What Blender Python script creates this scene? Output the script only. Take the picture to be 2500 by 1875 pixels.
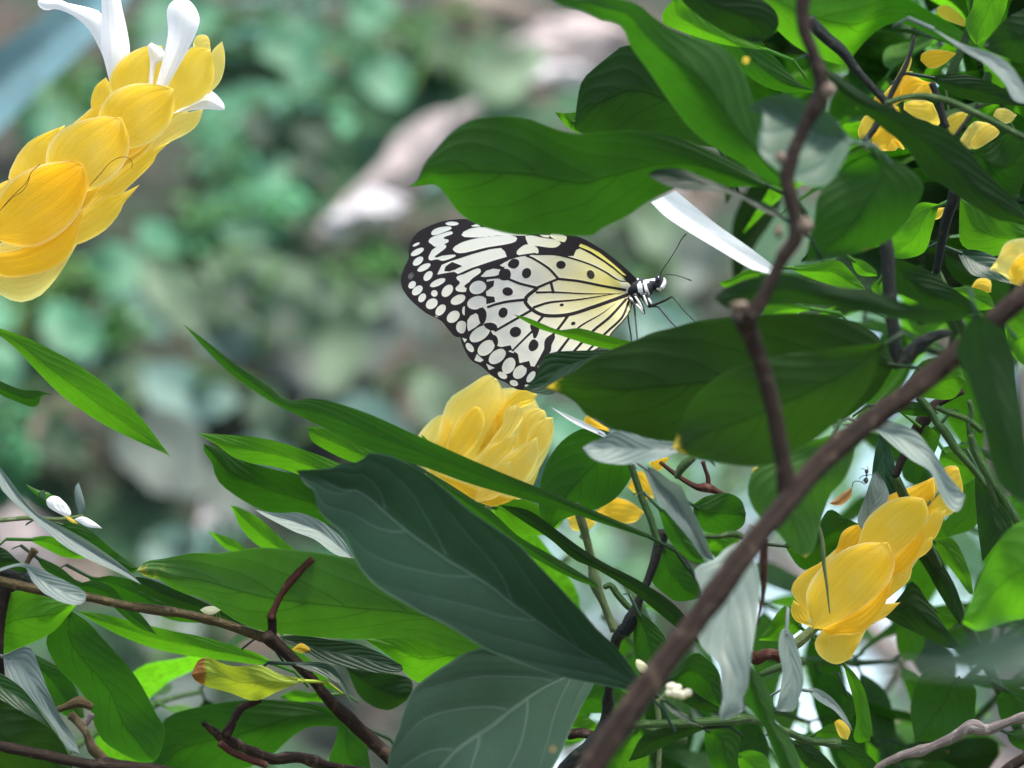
import bpy, bmesh, math, random
import numpy as np
from mathutils import Vector, Matrix, noise as mnoise

SC = bpy.context.scene
for o in list(bpy.data.objects):
    bpy.data.objects.remove(o)
COL = SC.collection

# ------------------------------------------------------------------ camera
CAM_Z, PITCH = 1.35, math.radians(10)
PXS = 0.2875 / 1.2 / 2500.0          # metres per photo pixel per metre of distance
cam_d = bpy.data.cameras.new('camera')
cam = bpy.data.objects.new('camera', cam_d)
COL.objects.link(cam)
cam.location = (0, 0, CAM_Z)
cam.rotation_euler = (math.radians(90) + PITCH, 0, 0)
cam_d.sensor_width = 36
cam_d.lens = 36 / (2500 * PXS)
cam_d.clip_start, cam_d.clip_end = 0.05, 2000
cam_d.dof.use_dof = True
cam_d.dof.focus_distance = 1.19
cam_d.dof.aperture_fstop = 14.5
SC.camera = cam

# ------------------------------------------------------------------ sky, sun, exposure
SUN_EL, SUN_AZ = math.radians(70), math.radians(150)   # azimuth from +Y towards +X
W = bpy.data.worlds.new('World'); SC.world = W; W.use_nodes = True
nt = W.node_tree
bg = nt.nodes['Background']
sky = nt.nodes.new('ShaderNodeTexSky')
sky.sky_type = 'NISHITA'; sky.sun_disc = False
sky.sun_elevation = SUN_EL; sky.sun_rotation = SUN_AZ
sky.air_density = 1.0; sky.dust_density = 2.5; sky.ozone_density = 1.0
nt.links.new(sky.outputs[0], bg.inputs[0])
bg.inputs[1].default_value = 0.09
sl = bpy.data.lights.new('sun', 'SUN'); sl.energy = 1.5; sl.angle = math.radians(10)
sl.color = (1.0, 0.95, 0.87)
sun = bpy.data.objects.new('sun', sl); COL.objects.link(sun)
sd = Vector((math.cos(SUN_EL)*math.sin(SUN_AZ), math.cos(SUN_EL)*math.cos(SUN_AZ), math.sin(SUN_EL)))
sun.rotation_euler = sd.to_track_quat('Z', 'Y').to_euler()
sun.location = (0, 0, 6)
SC.view_settings.view_transform = 'Standard'
SC.view_settings.look = 'None'
SC.view_settings.exposure = 2.4
SC.view_settings.gamma = 1.0
SC.view_settings.use_curve_mapping = False
SC.render.engine = 'CYCLES'
SC.cycles.use_denoising = True
SC.cycles.max_bounces = 10
SC.cycles.transmission_bounces = 6
SC.cycles.transparent_max_bounces = 6

# ------------------------------------------------------------------ measured points
FWD = Vector((0, math.cos(PITCH), math.sin(PITCH)))
RGT = Vector((1, 0, 0))
UPV = Vector((0, -math.sin(PITCH), math.cos(PITCH)))
CAMP = Vector((0, 0, CAM_Z))
K = 2212 / 800.0
FR = {  # where each measuring sheet starts and its scale
    'P': (0, 0, 1.0), 'F': (0, 0, 2212/2500.0),
    'a': (0, 675, K), 'b': (0, 1275, K), 'c': (700, 1000, K), 'd': (800, 1275, K), 'e': (1300, 700, K),
    'f': (1700, 550, K), 'g': (1700, 1050, K), 'h': (1400, 1275, K), 'i': (1300, 0, K), 'k': (1700, 0, K),
    'l': (0, 0, K), 'm': (800, 0, K), 'w': (960, 500, K), 'j': (2100, 1475, 1659/400.0),
    'n1': (970, 520, 5.53), 'n2': (1300, 560, 5.53), 'n3': (1120, 720, 5.53), 'o': (2050, 0, 4.88), 'q': (2050, 300, 4.88),
}
def px(fr, x, y):
    a, b, s = FR[fr]
    return (a + x / s, b + y / s)
def at(x, y, d):
    """the place that photo pixel (x, y) shows at distance d along the view"""
    x, y, d = float(x), float(y), float(d)
    return CAMP + d * (FWD + RGT * ((x - 1250) * PXS) + UPV * ((937.5 - y) * PXS))
def pts(fr, s):
    if not isinstance(s, str):
        return [px(fr, *p) for p in s]
    return [px(fr, *map(float, q.split(','))) for q in s.split()]
def smooth(P, n, closed=False, warp=None):
    """Catmull-Rom (centripetal-ish) resampling of a polyline by arc length"""
    P = np.array(P, float)
    if len(P) < 3 and not closed:
        t = (np.linspace(0, 1, n) if warp is None else warp)[:, None]
        return P[0] * (1 - t) + P[-1] * t
    if closed:
        Q = np.vstack([P[-1], P, P[0], P[1]])
    else:
        Q = np.vstack([2 * P[0] - P[1], P, 2 * P[-1] - P[-2]])
    out = []
    for i in range(1, len(Q) - 2):
        p0, p1, p2, p3 = Q[i - 1], Q[i], Q[i + 1], Q[i + 2]
        L = np.linalg.norm(p2 - p1)
        m1 = (p2 - p0) / max(np.linalg.norm(p2 - p0), 1e-9) * L * .9
        m2 = (p3 - p1) / max(np.linalg.norm(p3 - p1), 1e-9) * L * .9
        for t in np.linspace(0, 1, 8, endpoint=False):
            h = (2*t**3 - 3*t**2 + 1) * p1 + (t**3 - 2*t**2 + t) * m1 + (-2*t**3 + 3*t**2) * p2 + (t**3 - t**2) * m2
            out.append(h)
    out.append(Q[-2])
    out = np.array(out)
    seg = np.r_[0, np.cumsum(np.linalg.norm(np.diff(out, axis=0), axis=1))]
    u = np.linspace(0, seg[-1], n, endpoint=not closed) if warp is None else warp * seg[-1]
    return np.stack([np.interp(u, seg, out[:, k]) for k in range(out.shape[1])], 1)

# ------------------------------------------------------------------ objects
def base_of(o):
    v = Vector((0, 0, 0))
    while o is not None:
        v = v + o.location; o = o.parent
    return v
def thing(name, label, cat, loc=(0, 0, 0), group=None):
    o = bpy.data.objects.new(name, None); COL.objects.link(o)
    o.empty_display_size = .02
    o.location = loc; o['label'] = label; o['category'] = cat
    if group: o['group'] = group
    return o
def tag(o, label=None, cat=None, group=None, kind=None):
    for k, v in (('label', label), ('category', cat), ('group', group), ('kind', kind)):
        if v: o[k] = v
    return o
def make(name, V, Fc, mat, parent=None, uv=None, origin=None, shade=True, attrs=None):
    """link vertices given in world places as one mesh object whose origin is `origin`"""
    V = np.asarray(V, float)
    origin = Vector(V.mean(0)) if origin is None else Vector(origin)
    me = bpy.data.meshes.new(name)
    me.from_pydata((V - np.array(origin)).tolist(), [], Fc)
    if uv is not None:
        ul = me.uv_layers.new(name='UVMap')
        li = np.empty(len(me.loops), np.int32); me.loops.foreach_get('vertex_index', li)
        ul.data.foreach_set('uv', np.asarray(uv, np.float32)[li].ravel())
    for an, av in (attrs or {}).items():
        a = me.attributes.new(an, 'FLOAT', 'POINT')
        a.data.foreach_set('value', np.asarray(av, np.float32))
    if shade: me.shade_smooth()
    mats = mat if isinstance(mat, (list, tuple)) else [mat]
    for m in mats: me.materials.append(m)
    o = bpy.data.objects.new(name, me); COL.objects.link(o)
    if parent is not None:
        o.parent = parent; o.location = origin - base_of(parent)
    else:
        o.location = origin
    return o

# ------------------------------------------------------------------ materials
class N:
    def __init__(s, name):
        s.m = bpy.data.materials.new(name); s.m.use_nodes = True
        s.t = s.m.node_tree; s.t.nodes.clear()
        s.out = s.n('ShaderNodeOutputMaterial')
    def n(s, typ, **kw):
        nd = s.t.nodes.new(typ)
        for k, v in kw.items(): setattr(nd, k, v)
        return nd
    def l(s, a, b): s.t.links.new(a, b)
    def setin(s, nd, i, v):
        if hasattr(v, 'is_output') or isinstance(v, bpy.types.NodeSocket): s.l(v, nd.inputs[i])
        elif v is not None: nd.inputs[i].default_value = v
    def math(s, op, a, b=None, c=None, clamp=False):
        nd = s.n('ShaderNodeMath', operation=op, use_clamp=clamp)
        s.setin(nd, 0, a); s.setin(nd, 1, b); s.setin(nd, 2, c)
        return nd.outputs[0]
    def mix(s, f, a, b):
        nd = s.n('ShaderNodeMix', data_type='RGBA')
        s.setin(nd, 0, f)
        for i, v in ((6, a), (7, b)):
            s.setin(nd, i, v if not isinstance(v, tuple) else (*v[:3], 1))
        return nd.outputs[2]
    def step(s, v, lo, hi, a=0.0, b=1.0):
        nd = s.n('ShaderNodeMapRange', interpolation_type='SMOOTHSTEP')
        s.setin(nd, 0, v)
        for i, x in enumerate((lo, hi, a, b)): s.setin(nd, i + 1, x)
        return nd.outputs[0]
    def noise(s, vec, scale, detail=3, rough=.55):
        nd = s.n('ShaderNodeTexNoise'); s.setin(nd, 'Vector', vec)
        nd.inputs['Scale'].default_value = scale; nd.inputs['Detail'].default_value = detail
        nd.inputs['Roughness'].default_value = rough
        return nd.outputs[0]
    def bump(s, h, strength, dist):
        nd = s.n('ShaderNodeBump'); nd.inputs['Strength'].default_value = strength
        nd.inputs['Distance'].default_value = dist; s.l(h, nd.inputs['Height'])
        return nd.outputs[0]
    def princ(s, col, rough=.5, spec=.5, normal=None, **kw):
        nd = s.n('ShaderNodeBsdfPrincipled')
        s.setin(nd, 'Base Color', col if not isinstance(col, tuple) else (*col[:3], 1))
        s.setin(nd, 'Roughness', rough); s.setin(nd, 'Specular IOR Level', spec)
        if normal is not None: s.l(normal, nd.inputs['Normal'])
        for k, v in kw.items(): s.setin(nd, k, v)
        return nd.outputs[0]

def leaf_mat(name, top, under, trans, fac=.5, rough=.4, spec=.4, veins=6.5, veinmix=.5, tipcol=None, tipat=.9,
             quilt=1.0, veincol=None):
    s = N(name)
    uv = s.n('ShaderNodeUVMap').outputs[0]
    sp = s.n('ShaderNodeSeparateXYZ'); s.l(uv, sp.inputs[0])
    u = sp.outputs[0]
    v = s.math('MULTIPLY', s.math('SUBTRACT', sp.outputs[1], .5), 2.0)
    av = s.math('ABSOLUTE', v)
    oi = s.n('ShaderNodeObjectInfo').outputs['Random']
    tc = s.n('ShaderNodeTexCoord').outputs['Object']
    nz = s.noise(tc, 60, 3)
    # lateral veins sweep from the midrib towards the tip
    sweep = s.math('MULTIPLY', s.math('POWER', av, 1.5), .40)
    ph = s.math('SUBTRACT', u, sweep)
    ph = s.math('ADD', ph, s.math('MULTIPLY', s.math('SUBTRACT', s.noise(tc, 18, 2), .5), .16))
    ph = s.math('MULTIPLY', ph, float(veins))
    side = s.math('MULTIPLY', s.math('GREATER_THAN', v, 0.0), .4)
    ph = s.math('ADD', ph, side)
    dd = s.math('PINGPONG', ph, .5)                   # 0 on a vein, .5 between two
    lat = s.step(dd, .008, .05, 1, 0)
    lat = s.math('MULTIPLY', lat, s.step(av, .55, .95, 1, .15))
    mid = s.step(av, .012, .045, 1, 0)
    vein = s.math('MAXIMUM', lat, mid)
    # fine net between the veins
    vo = s.n('ShaderNodeTexVoronoi', feature='DISTANCE_TO_EDGE'); s.l(tc, vo.inputs['Vector']); vo.inputs['Scale'].default_value = 420
    net = s.step(vo.outputs['Distance'], 0, .09, 1, 0)
    h = s.math('ADD', s.math('MULTIPLY', s.step(dd, 0, .38), .55 * quilt), s.math('MULTIPLY', mid, -.6))
    h = s.math('ADD', h, s.math('MULTIPLY', net, -.06))
    h = s.math('ADD', h, s.math('MULTIPLY', nz, .25))
    bm = s.bump(h, .24 + .06 * (quilt > 1.1), .0010)
    bfac = s.n('ShaderNodeNewGeometry').outputs['Backfacing']
    mott = s.step(s.noise(tc, 28, 4), .3, .7, .78, 1.2)
    mott = s.math('MULTIPLY', mott, s.math('MULTIPLY_ADD', oi, .35, .82))
    base = s.mix(bfac, top, under)
    vc = veincol or tuple(min(1, c * 1.9 + .02) for c in top)
    vcol = s.mix(bfac, vc, tuple(c * .42 for c in under))
    base = s.mix(s.math('MULTIPLY', vein, veinmix), base, vcol)
    tr = s.mix(s.math('MULTIPLY', s.math('MAXIMUM', vein, s.math('MULTIPLY', net, .3)), .6), trans, tuple(c * .5 for c in trans))
    if tipcol:
        edge = s.math('ADD', u, s.math('MULTIPLY', s.math('SUBTRACT', s.noise(tc, 130, 5, .7), .5), .30))
        tf = s.step(edge, tipat - .03, tipat + .04)
        base = s.mix(tf, base, tipcol); tr = s.mix(tf, tr, tipcol)
    # blemishes: a few pale or brown specks, a thin dry margin
    vs = s.n('ShaderNodeTexVoronoi', feature='F1'); s.l(tc, vs.inputs['Vector']); vs.inputs['Scale'].default_value = 95
    sel = s.n('ShaderNodeSeparateColor'); s.l(vs.outputs['Color'], sel.inputs[0])
    speck = s.math('MULTIPLY', s.step(vs.outputs['Distance'], .05, .16, 1, 0), s.math('GREATER_THAN', sel.outputs[0], .86))
    speck = s.math('MULTIPLY', speck, s.step(s.noise(tc, 22, 2), .48, .6))
    base = s.mix(s.math('MULTIPLY', speck, .7), base, (.16, .13, .05)); tr = s.mix(s.math('MULTIPLY', speck, .6), tr, (.12, .10, .02))
    rimm = s.math('MULTIPLY', s.step(av, .955, .995), .35)
    base = s.mix(rimm, base, tuple(min(1, c * 2.2 + .03) for c in under)); tr = s.mix(rimm, tr, tuple(min(1, c * 1.6 + .02) for c in trans))
    def mul(c):
        nd = s.n('ShaderNodeMix', data_type='RGBA', blend_type='MULTIPLY'); nd.inputs[0].default_value = 1
        s.l(c, nd.inputs[6])
        cb = s.n('ShaderNodeCombineColor')
        for i in range(3): s.l(mott, cb.inputs[i])
        s.l(cb.outputs[0], nd.inputs[7]); return nd.outputs[2]
    base, tr = mul(base), mul(tr)
    rg = s.math('ADD', s.math('MULTIPLY', bfac, .28), s.math('MULTIPLY_ADD', nz, .16, rough - .08))
    pr = s.princ(base, rg, spec, bm)
    tl = s.n('ShaderNodeBsdfTranslucent'); s.l(tr, tl.inputs[0])
    mx = s.n('ShaderNodeMixShader'); mx.inputs[0].default_value = fac
    s.l(pr, mx.inputs[1]); s.l(tl.outputs[0], mx.inputs[2]); s.l(mx.outputs[0], s.out.inputs[0])
    return s.m

M = {}
M['leaf'] = leaf_mat('leaf_green', (.013, .040, .012), (.021, .060, .011), (.034, .165, .003), .44, spec=.28, veins=6.5)
M['bright'] = leaf_mat('leaf_young_green', (.035, .115, .010), (.05, .145, .013), (.105, .36, .006), .52, spec=.28, veins=6)
M['dark'] = leaf_mat('leaf_deep_green', (.008, .025, .011), (.013, .035, .010), (.016, .07, .003), .36, rough=.45, spec=.24, veins=6.5)
M['shade'] = leaf_mat('leaf_blue_green', (.006, .025, .010), (.03, .06, .03), (.02, .07, .015), .22, rough=.4, spec=.2, veins=5.5, veinmix=.30,
                      quilt=.45, veincol=(.05, .092, .07))
M['sage'] = leaf_mat('leaf_sage', (.028, .066, .038), (.05, .09, .06), (.03, .08, .03), .25, rough=.5, spec=.25, veins=5, veinmix=.5, veincol=(.10, .15, .12))
M['pale'] = leaf_mat('leaf_painted_sheen_grey', (.11, .15, .135), (.13, .18, .15), (.14, .20, .14), .35, rough=.5, spec=.35, veinmix=.3, veincol=(.2, .25, .23))  # sky sheen on upper sides painted in as grey; also colours a pod
M['silver'] = leaf_mat('leaf_painted_sheen_pale', (.20, .26, .22), (.20, .26, .21), (.26, .31, .28), .4, rough=.5, spec=.3, veins=5, veinmix=.5, veincol=(.15, .19, .18))  # pale sheen put into the leaf colour; the wilted white petal shares it
M['white'] = leaf_mat('leaf_painted_glare', (.48, .52, .53), (.48, .52, .52), (.48, .54, .53), .45, rough=.5, veinmix=.25, veins=3, quilt=.15, veincol=(.35, .40, .40))  # white glare of the sky on the blades, painted into their colour
M['olive'] = leaf_mat('leaf_old_green', (.010, .030, .008), (.018, .046, .009), (.022, .08, .002), .40, spec=.24, veins=6, tipcol=(.50, .38, .03), tipat=.965)
M['worn'] = leaf_mat('leaf_green_with_dry_tip', (.025, .07, .02), (.042, .11, .02), (.042, .165, .004), .42, spec=.35, tipcol=(.50, .40, .05), tipat=.97)
M['yellow_leaf'] = leaf_mat('leaf_turning_yellow', (.26, .34, .025), (.28, .36, .03), (.42, .52, .02), .45, tipcol=(.26, .10, .015), tipat=.84)
M['dry'] = leaf_mat('leaf_dry_brown', (.30, .16, .06), (.32, .17, .07), (.40, .2, .06), .4, veinmix=.2, veincol=(.2, .1, .04))

def petal_mat(name, c0, c1, tr, fac=.5, rough=.5, streak=26.0):
    s = N(name)
    uv = s.n('ShaderNodeUVMap').outputs[0]
    sp = s.n('ShaderNodeSeparateXYZ'); s.l(uv, sp.inputs[0])
    u, v = sp.outputs[0], s.math('MULTIPLY', s.math('SUBTRACT', sp.outputs[1], .5), 2.0)
    av = s.math('ABSOLUTE', v)
    tc = s.n('ShaderNodeTexCoord').outputs['Object']
    nz = s.noise(tc, 70, 4)
    fan = s.math('MULTIPLY', s.math('ADD', v, s.math('MULTIPLY', s.math('SUBTRACT', nz, .5), .12)), streak)
    fan = s.math('MULTIPLY_ADD', s.math('SINE', s.math('MULTIPLY', fan, .5)), .5, .5)
    edge = s.math('MAXIMUM', s.step(av, .70, 1.0), s.step(u, .80, 1.0))
    rim = s.math('MAXIMUM', s.step(av, .90, .97), s.step(u, .955, .985))
    oi = s.n('ShaderNodeObjectInfo').outputs['Random']
    f = s.math('ADD', s.math('MULTIPLY', edge, .65), s.math('MULTIPLY', s.step(nz, .3, .7), .35))
    col = s.mix(s.math('MULTIPLY', f, s.math('MULTIPLY_ADD', oi, .4, .7), clamp=True), c0, c1)
    vn = s.step(s.math('PINGPONG', s.math('MULTIPLY', s.math('ADD', s.math('MULTIPLY', v, s.math('MULTIPLY_ADD', u, -.5, 1.35)), s.math('MULTIPLY', s.math('SUBTRACT', nz, .5), .10)), 5.0), .5), .0, .10, 1, 0)
    blotch = s.step(s.noise(tc, 160, 4, .65), .42, .68)
    col = s.mix(s.math('MULTIPLY', fan, .10), col, tuple(c * .7 for c in c0))
    col = s.mix(s.math('MULTIPLY', vn, .30), col, tuple(c * .78 for c in c0))
    col = s.mix(s.math('MULTIPLY', blotch, .35), col, c1)
    mid = s.step(av, .0, .05, .35, 0)
    col = s.mix(mid, col, c1)
    col = s.mix(s.math('MULTIPLY', rim, .5), col, tuple(min(.93, c * .5 + .46) for c in c1))
    trc = s.mix(s.math('MULTIPLY', f, .8), tr, tuple(min(1, c * 1.15 + .06) for c in tr))
    h = s.math('ADD', s.math('ADD', s.math('MULTIPLY', fan, .35), s.math('MULTIPLY', vn, .5)), nz)
    bm = s.bump(h, .36, .0007)
    pr = s.princ(col, .8, .08, bm)
    tl = s.n('ShaderNodeBsdfTranslucent'); s.l(trc, tl.inputs[0]); s.l(bm, tl.inputs['Normal'])
    mx = s.n('ShaderNodeMixShader'); mx.inputs[0].default_value = fac
    s.l(pr, mx.inputs[1]); s.l(tl.outputs[0], mx.inputs[2]); s.l(mx.outputs[0], s.out.inputs[0])
    return s.m
M['bract'] = petal_mat('bract_golden', (.92, .60, .03), (.94, .74, .20), (.94, .67, .07), .62)
M['bract_light'] = petal_mat('bract_lemon', (.88, .62, .07), (.92, .78, .32), (.95, .77, .18), .64)
M['bract_deep'] = petal_mat('bract_amber', (.90, .49, .012), (.92, .59, .07), (.92, .58, .04), .55)
M['petal'] = petal_mat('petal_white', (.84, .82, .78), (.90, .88, .86), (.9, .88, .85), .42)
M['cream'] = petal_mat('petal_cream', (.72, .68, .40), (.80, .76, .52), (.75, .7, .4), .35)

def bark_mat(name, a, b, c, scale=1.0, rough=.75):
    s = N(name)
    uv = s.n('ShaderNodeUVMap').outputs[0]
    tc = s.n('ShaderNodeTexCoord').outputs['Object']
    mp = s.n('ShaderNodeMapping'); s.l(uv, mp.inputs[0]); mp.inputs['Scale'].default_value = (6 * scale, 10, 1)
    streak = s.noise(mp.outputs[0], 3.0, 5, .65)
    sp = s.noise(tc, 260 * scale, 4, .6)
    big = s.noise(tc, 45 * scale, 3)
    col = s.mix(s.step(streak, .35, .68), a, b)
    col = s.mix(s.math('MULTIPLY', s.step(sp, .54, .66), .85), col, c)
    col = s.mix(s.math('MULTIPLY', s.step(big, .45, .7), .6), col, tuple(x * .5 for x in a))
    h = s.math('ADD', streak, s.math('MULTIPLY', sp, .5))
    pr = s.princ(col, rough, .2, s.bump(h, 1.0, .002))
    s.l(pr, s.out.inputs[0]); return s.m
M['bark'] = bark_mat('bark_brown', (.022, .012, .007), (.044, .026, .016), (.11, .075, .05))
M['bark_grey'] = bark_mat('bark_grey', (.20, .16, .15), (.36, .31, .28), (.50, .45, .41))
M['bark_tan'] = bark_mat('bark_tan', (.075, .055, .022), (.13, .098, .042), (.24, .19, .11))
M['bark_red'] = bark_mat('bark_red_brown', (.075, .022, .014), (.115, .038, .024), (.2, .10, .07))
M['bark_dark'] = bark_mat('bark_black_green', (.012, .018, .014), (.028, .036, .026), (.07, .07, .05), rough=.5)
M['bark_beige'] = bark_mat('bark_beige', (.22, .19, .10), (.34, .30, .18), (.42, .38, .26))
M['scar'] = bark_mat('bark_node_scar', (.10, .07, .048), (.19, .138, .10), (.32, .25, .19))
M['stem'] = bark_mat('stem_green', (.050, .12, .028), (.085, .18, .045), (.14, .22, .08), rough=.5)
M['stem_pale'] = bark_mat('stem_pale_green', (.16, .24, .08), (.24, .33, .13), (.36, .42, .22), rough=.5)
# ------------------------------------------------------------------ leaves, stems
RNG = random.Random(11)
def grid_faces(n, m):
    return [(i*m+j, i*m+j+1, (i+1)*m+j+1, (i+1)*m+j) for i in range(n-1) for j in range(m-1)]

def blade(name, parent, fr, A, B, d, mode='U', mat='leaf', k=.5, dt=0.0, fold=.25, bend=0.0, wave=1.0, n=26, m=13,
          cup=0.0, petiole=True, mid=.5):
    """A leaf or bract as a curved sheet. A and B are its two edges from base to tip, measured on the photograph
    and set at distance d; the sheet leans as the leaf does (U: its underside faces us, T: its upper side does),
    is folded along the midrib, bent along its length and waved at the margin."""
    a, b = pts(fr, A), pts(fr, B)
    tt = np.linspace(0, 1, n); tt = .25 * tt + .75 * (.5 - .5 * np.cos(np.pi * tt))   # closer stations at both ends
    a, b = smooth(a, n, warp=tt), smooth(b, n, warp=tt)
    sg = 1.0 if mode == 'U' else -1.0
    c = (a + b) / 2
    yc = c[:, 1].mean()
    w = np.linalg.norm(a - b, axis=1) / 2
    wm = max(w.max(), 1e-6)
    wave *= min(1.0, wm * PXS * d / .009)
    ph1, ph2 = RNG.uniform(0, 6.3), RNG.uniform(0, 6.3)
    S = np.linspace(-1, 1, m)
    V, UV = [], []
    for i in range(n):
        t = float(tt[i])
        for s in S:
            f = (s + 1) / 2
            if mid != .5:
                f = f + (mid - .5) * (1 - s * s)
            x, y = a[i] * (1 - f) + b[i] * f
            dd = d + sg * k * (y - yc) * PXS * d                        # the plane the leaf lies in
            dd += dt * (t - .5)
            dd += sg * fold * abs(s) * w[i] * PXS * d                    # halves folded up along the midrib
            dd += bend * (math.sin(math.pi * t) - .6)
            dd -= cup * (1 - s * s) * w[i] * PXS * d                     # bracts bulge towards us
            dd += wave * .0008 * (abs(s) ** 2) * math.sin(t * 11 + (ph1 if s < 0 else ph2)) * min(1, w[i] / wm * 1.5)
            dd += wave * .0006 * math.sin(t * 9 + ph2 + s * 2)
            V.append(at(x, y, dd)); UV.append((t, f if mid == .5 else (s + 1) / 2))
    F = grid_faces(n, m)
    V = [Vector(v) for v in V]
    # which way the upper side faces
    nrm = Vector((0, 0, 0))
    for q in F[::7]:
        nrm += (V[q[1]] - V[q[0]]).cross(V[q[3]] - V[q[0]])
    facing = nrm.dot(V[len(V)//2] - CAMP) < 0
    want = (mode == 'T')
    if facing != want:
        F = [tuple(reversed(q)) for q in F]
    org = V[m // 2]
    mats = [M[mat]]
    o = None
    if petiole:
        # a short stalk on from the base, along the midrib
        c0, c1 = V[m // 2], V[2 * m + m // 2]
        dr = (c0 - c1); L = dr.length
        dr = dr.normalized() if L > 1e-6 else Vector((0, 0, -1))
        p0 = c0 - dr * .002; P = [p0, c0 + dr * .006 + Vector((0, .001, -.001)), c0 + dr * .010 + Vector((0, .006, -.004))]
        r = .0005
        for pi, p in enumerate(P):
            q = dr.orthogonal().normalized(); q2 = dr.cross(q)
            for kk in range(6):
                an = kk / 6 * 6.283
                V.append(p + (q * math.cos(an) + q2 * math.sin(an)) * r); UV.append((.02, .5))
        o0 = n * m
        for pi in range(2):
            for kk in range(6):
                F.append((o0 + pi*6 + kk, o0 + pi*6 + (kk+1) % 6, o0 + (pi+1)*6 + (kk+1) % 6, o0 + (pi+1)*6 + kk))
    return make(name, V, F, mats, parent, UV, org)

def tube3(name, parent, P, R, mat, sides=10, seg=None, knots=(), rough=.04):
    """a rounded stem through the 3-D points P with radii R; knots = (position 0..1, swelling)"""
    P = np.array([list(p) for p in P], float); R = np.array(R, float)
    n = seg or max(8, int(len(P) * 8))
    PR = smooth(np.hstack([P, R[:, None]]), n)
    P, R = PR[:, :3], PR[:, 3]
    L = np.r_[0, np.cumsum(np.linalg.norm(np.diff(P, axis=0), axis=1))]
    T = np.gradient(P, axis=0); T /= np.maximum(np.linalg.norm(T, axis=1)[:, None], 1e-9)
    up = np.array([.3, -.8, .5]); V, UV, F = [], [], []
    ph = RNG.uniform(0, 50)
    ref = None
    for i in range(n):
        t = i / (n - 1)
        a = up if ref is None else ref
        q = a - T[i] * a.dot(T[i])
        if np.linalg.norm(q) < 1e-4: q = np.array([1.0, 0, 0]) - T[i] * T[i][0]
        q /= np.linalg.norm(q); ref = q; q2 = np.cross(T[i], q)
        r = R[i]
        for kt, ks in knots: r *= 1 + ks * math.exp(-((t - kt) * L[-1] / .0022) ** 2)
        for kk in range(sides):
            an = kk / sides * 2 * math.pi
            rr = r * (1 + rough * 2 * mnoise.noise(Vector((L[i] * 260 + ph, math.cos(an) * 1.2, math.sin(an) * 1.2))) + rough * 1.6 * mnoise.noise(Vector((L[i] * 70 + ph, math.cos(an) * .5, 3 + math.sin(an) * .5))))
            V.append(P[i] + (q * math.cos(an) + q2 * math.sin(an)) * rr)
            UV.append((L[i] * 14, kk / sides))
    for i in range(n - 1):
        for kk in range(sides):
            F.append((i*sides+kk, i*sides+(kk+1) % sides, (i+1)*sides+(kk+1) % sides, (i+1)*sides+kk))
    V.append(P[0] - T[0] * R[0] * .35); UV.append((0, .5)); V.append(P[-1] + T[-1] * R[-1] * .35); UV.append((L[-1] * 14, .5))
    b = len(V) - 2
    for kk in range(sides):
        F.append((b, (kk+1) % sides, kk)); F.append((b+1, (n-1)*sides+kk, (n-1)*sides+(kk+1) % sides))
    return make(name, V, F, M[mat] if isinstance(mat, str) else mat, parent, UV, P[0])

def tube(name, parent, fr, P, d, r, mat, **kw):
    """stem measured on the photograph: d distance(s), r half-width(s) in that sheet's pixels"""
    p = pts(fr, P); s = FR[fr][2]
    nn = len(p)
    D = np.interp(np.linspace(0, 1, nn), np.linspace(0, 1, len(d)), d) if isinstance(d, (list, tuple)) else [d] * nn
    Rr = np.interp(np.linspace(0, 1, nn), np.linspace(0, 1, len(r)), r) if isinstance(r, (list, tuple)) else [r] * nn
    return tube3(name, parent, [at(x, y, dd) for (x, y), dd in zip(p, D)], [q / s * PXS * dd for q, dd in zip(Rr, D)], mat, **kw)

def knob(name, parent, fr, x, y, d, r, mat, sq=(1, 1, 1), seed=0):
    """a small rounded lump: a leaf scar, a bud"""
    bm = bmesh.new(); bmesh.ops.create_icosphere(bm, subdivisions=2, radius=1)
    c = at(*px(fr, x, y), d); rr = r / FR[fr][2] * PXS * d
    V = []
    for v in bm.verts:
        q = v.co * (1 + .22 * mnoise.noise(v.co * 1.7 + Vector((seed * 7.1, 0, 0))))
        V.append(c + Vector((q.x * sq[0], q.y * sq[1], q.z * sq[2])) * rr)
    F = [tuple(v.index for v in f.verts) for f in bm.faces]; bm.free()
    uv = [(v.x * 30, v.z * 30) for v in V]
    return make(name, V, F, M[mat], parent, uv, c)

# free leaves for the shoots behind: five blades, shared by all copies
PROTO = []
def proto_leaf(i):
    r = random.Random(100 + i)
    n, m = 14, 7
    V, UV = [], []
    wmax = r.uniform(.17, .23)
    for a in range(n):
        t = a / (n - 1)
        w = wmax * (math.sin(math.pi * min(1, t ** .8 * 1.0)) ** .8) * (1 - .25 * t) + (.012 if a == 0 else 0)
        if a == n - 1: w = 0.002
        for b in range(m):
            s = b / (m - 1) * 2 - 1
            z = -.28 * t * t * (1 + .3 * i * .2) + .22 * abs(s) * w + .012 * math.sin(t * 15 + i + (2 if s > 0 else 0)) * abs(s)
            V.append((t, s * w, z + .02)); UV.append((t, (s + 1) / 2))
    F = grid_faces(n, m)
    # stalk
    o0 = len(V)
    for x in (-.12, .02):
        for kk in range(5):
            an = kk / 5 * 6.283
            V.append((x, math.cos(an) * .012, .018 + math.sin(an) * .012)); UV.append((.02, .5))
    for kk in range(5): F.append((o0+kk, o0+(kk+1) % 5, o0+5+(kk+1) % 5, o0+5+kk))
    me = bpy.data.meshes.new('leaf'); me.from_pydata(V, [], [tuple(reversed(f)) if False else f for f in F])
    ul = me.uv_layers.new(name='UVMap')
    for lp in me.loops: ul.data[lp.index].uv = UV[lp.vertex_index]
    me.shade_smooth(); return me
PROTOS = {}
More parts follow.
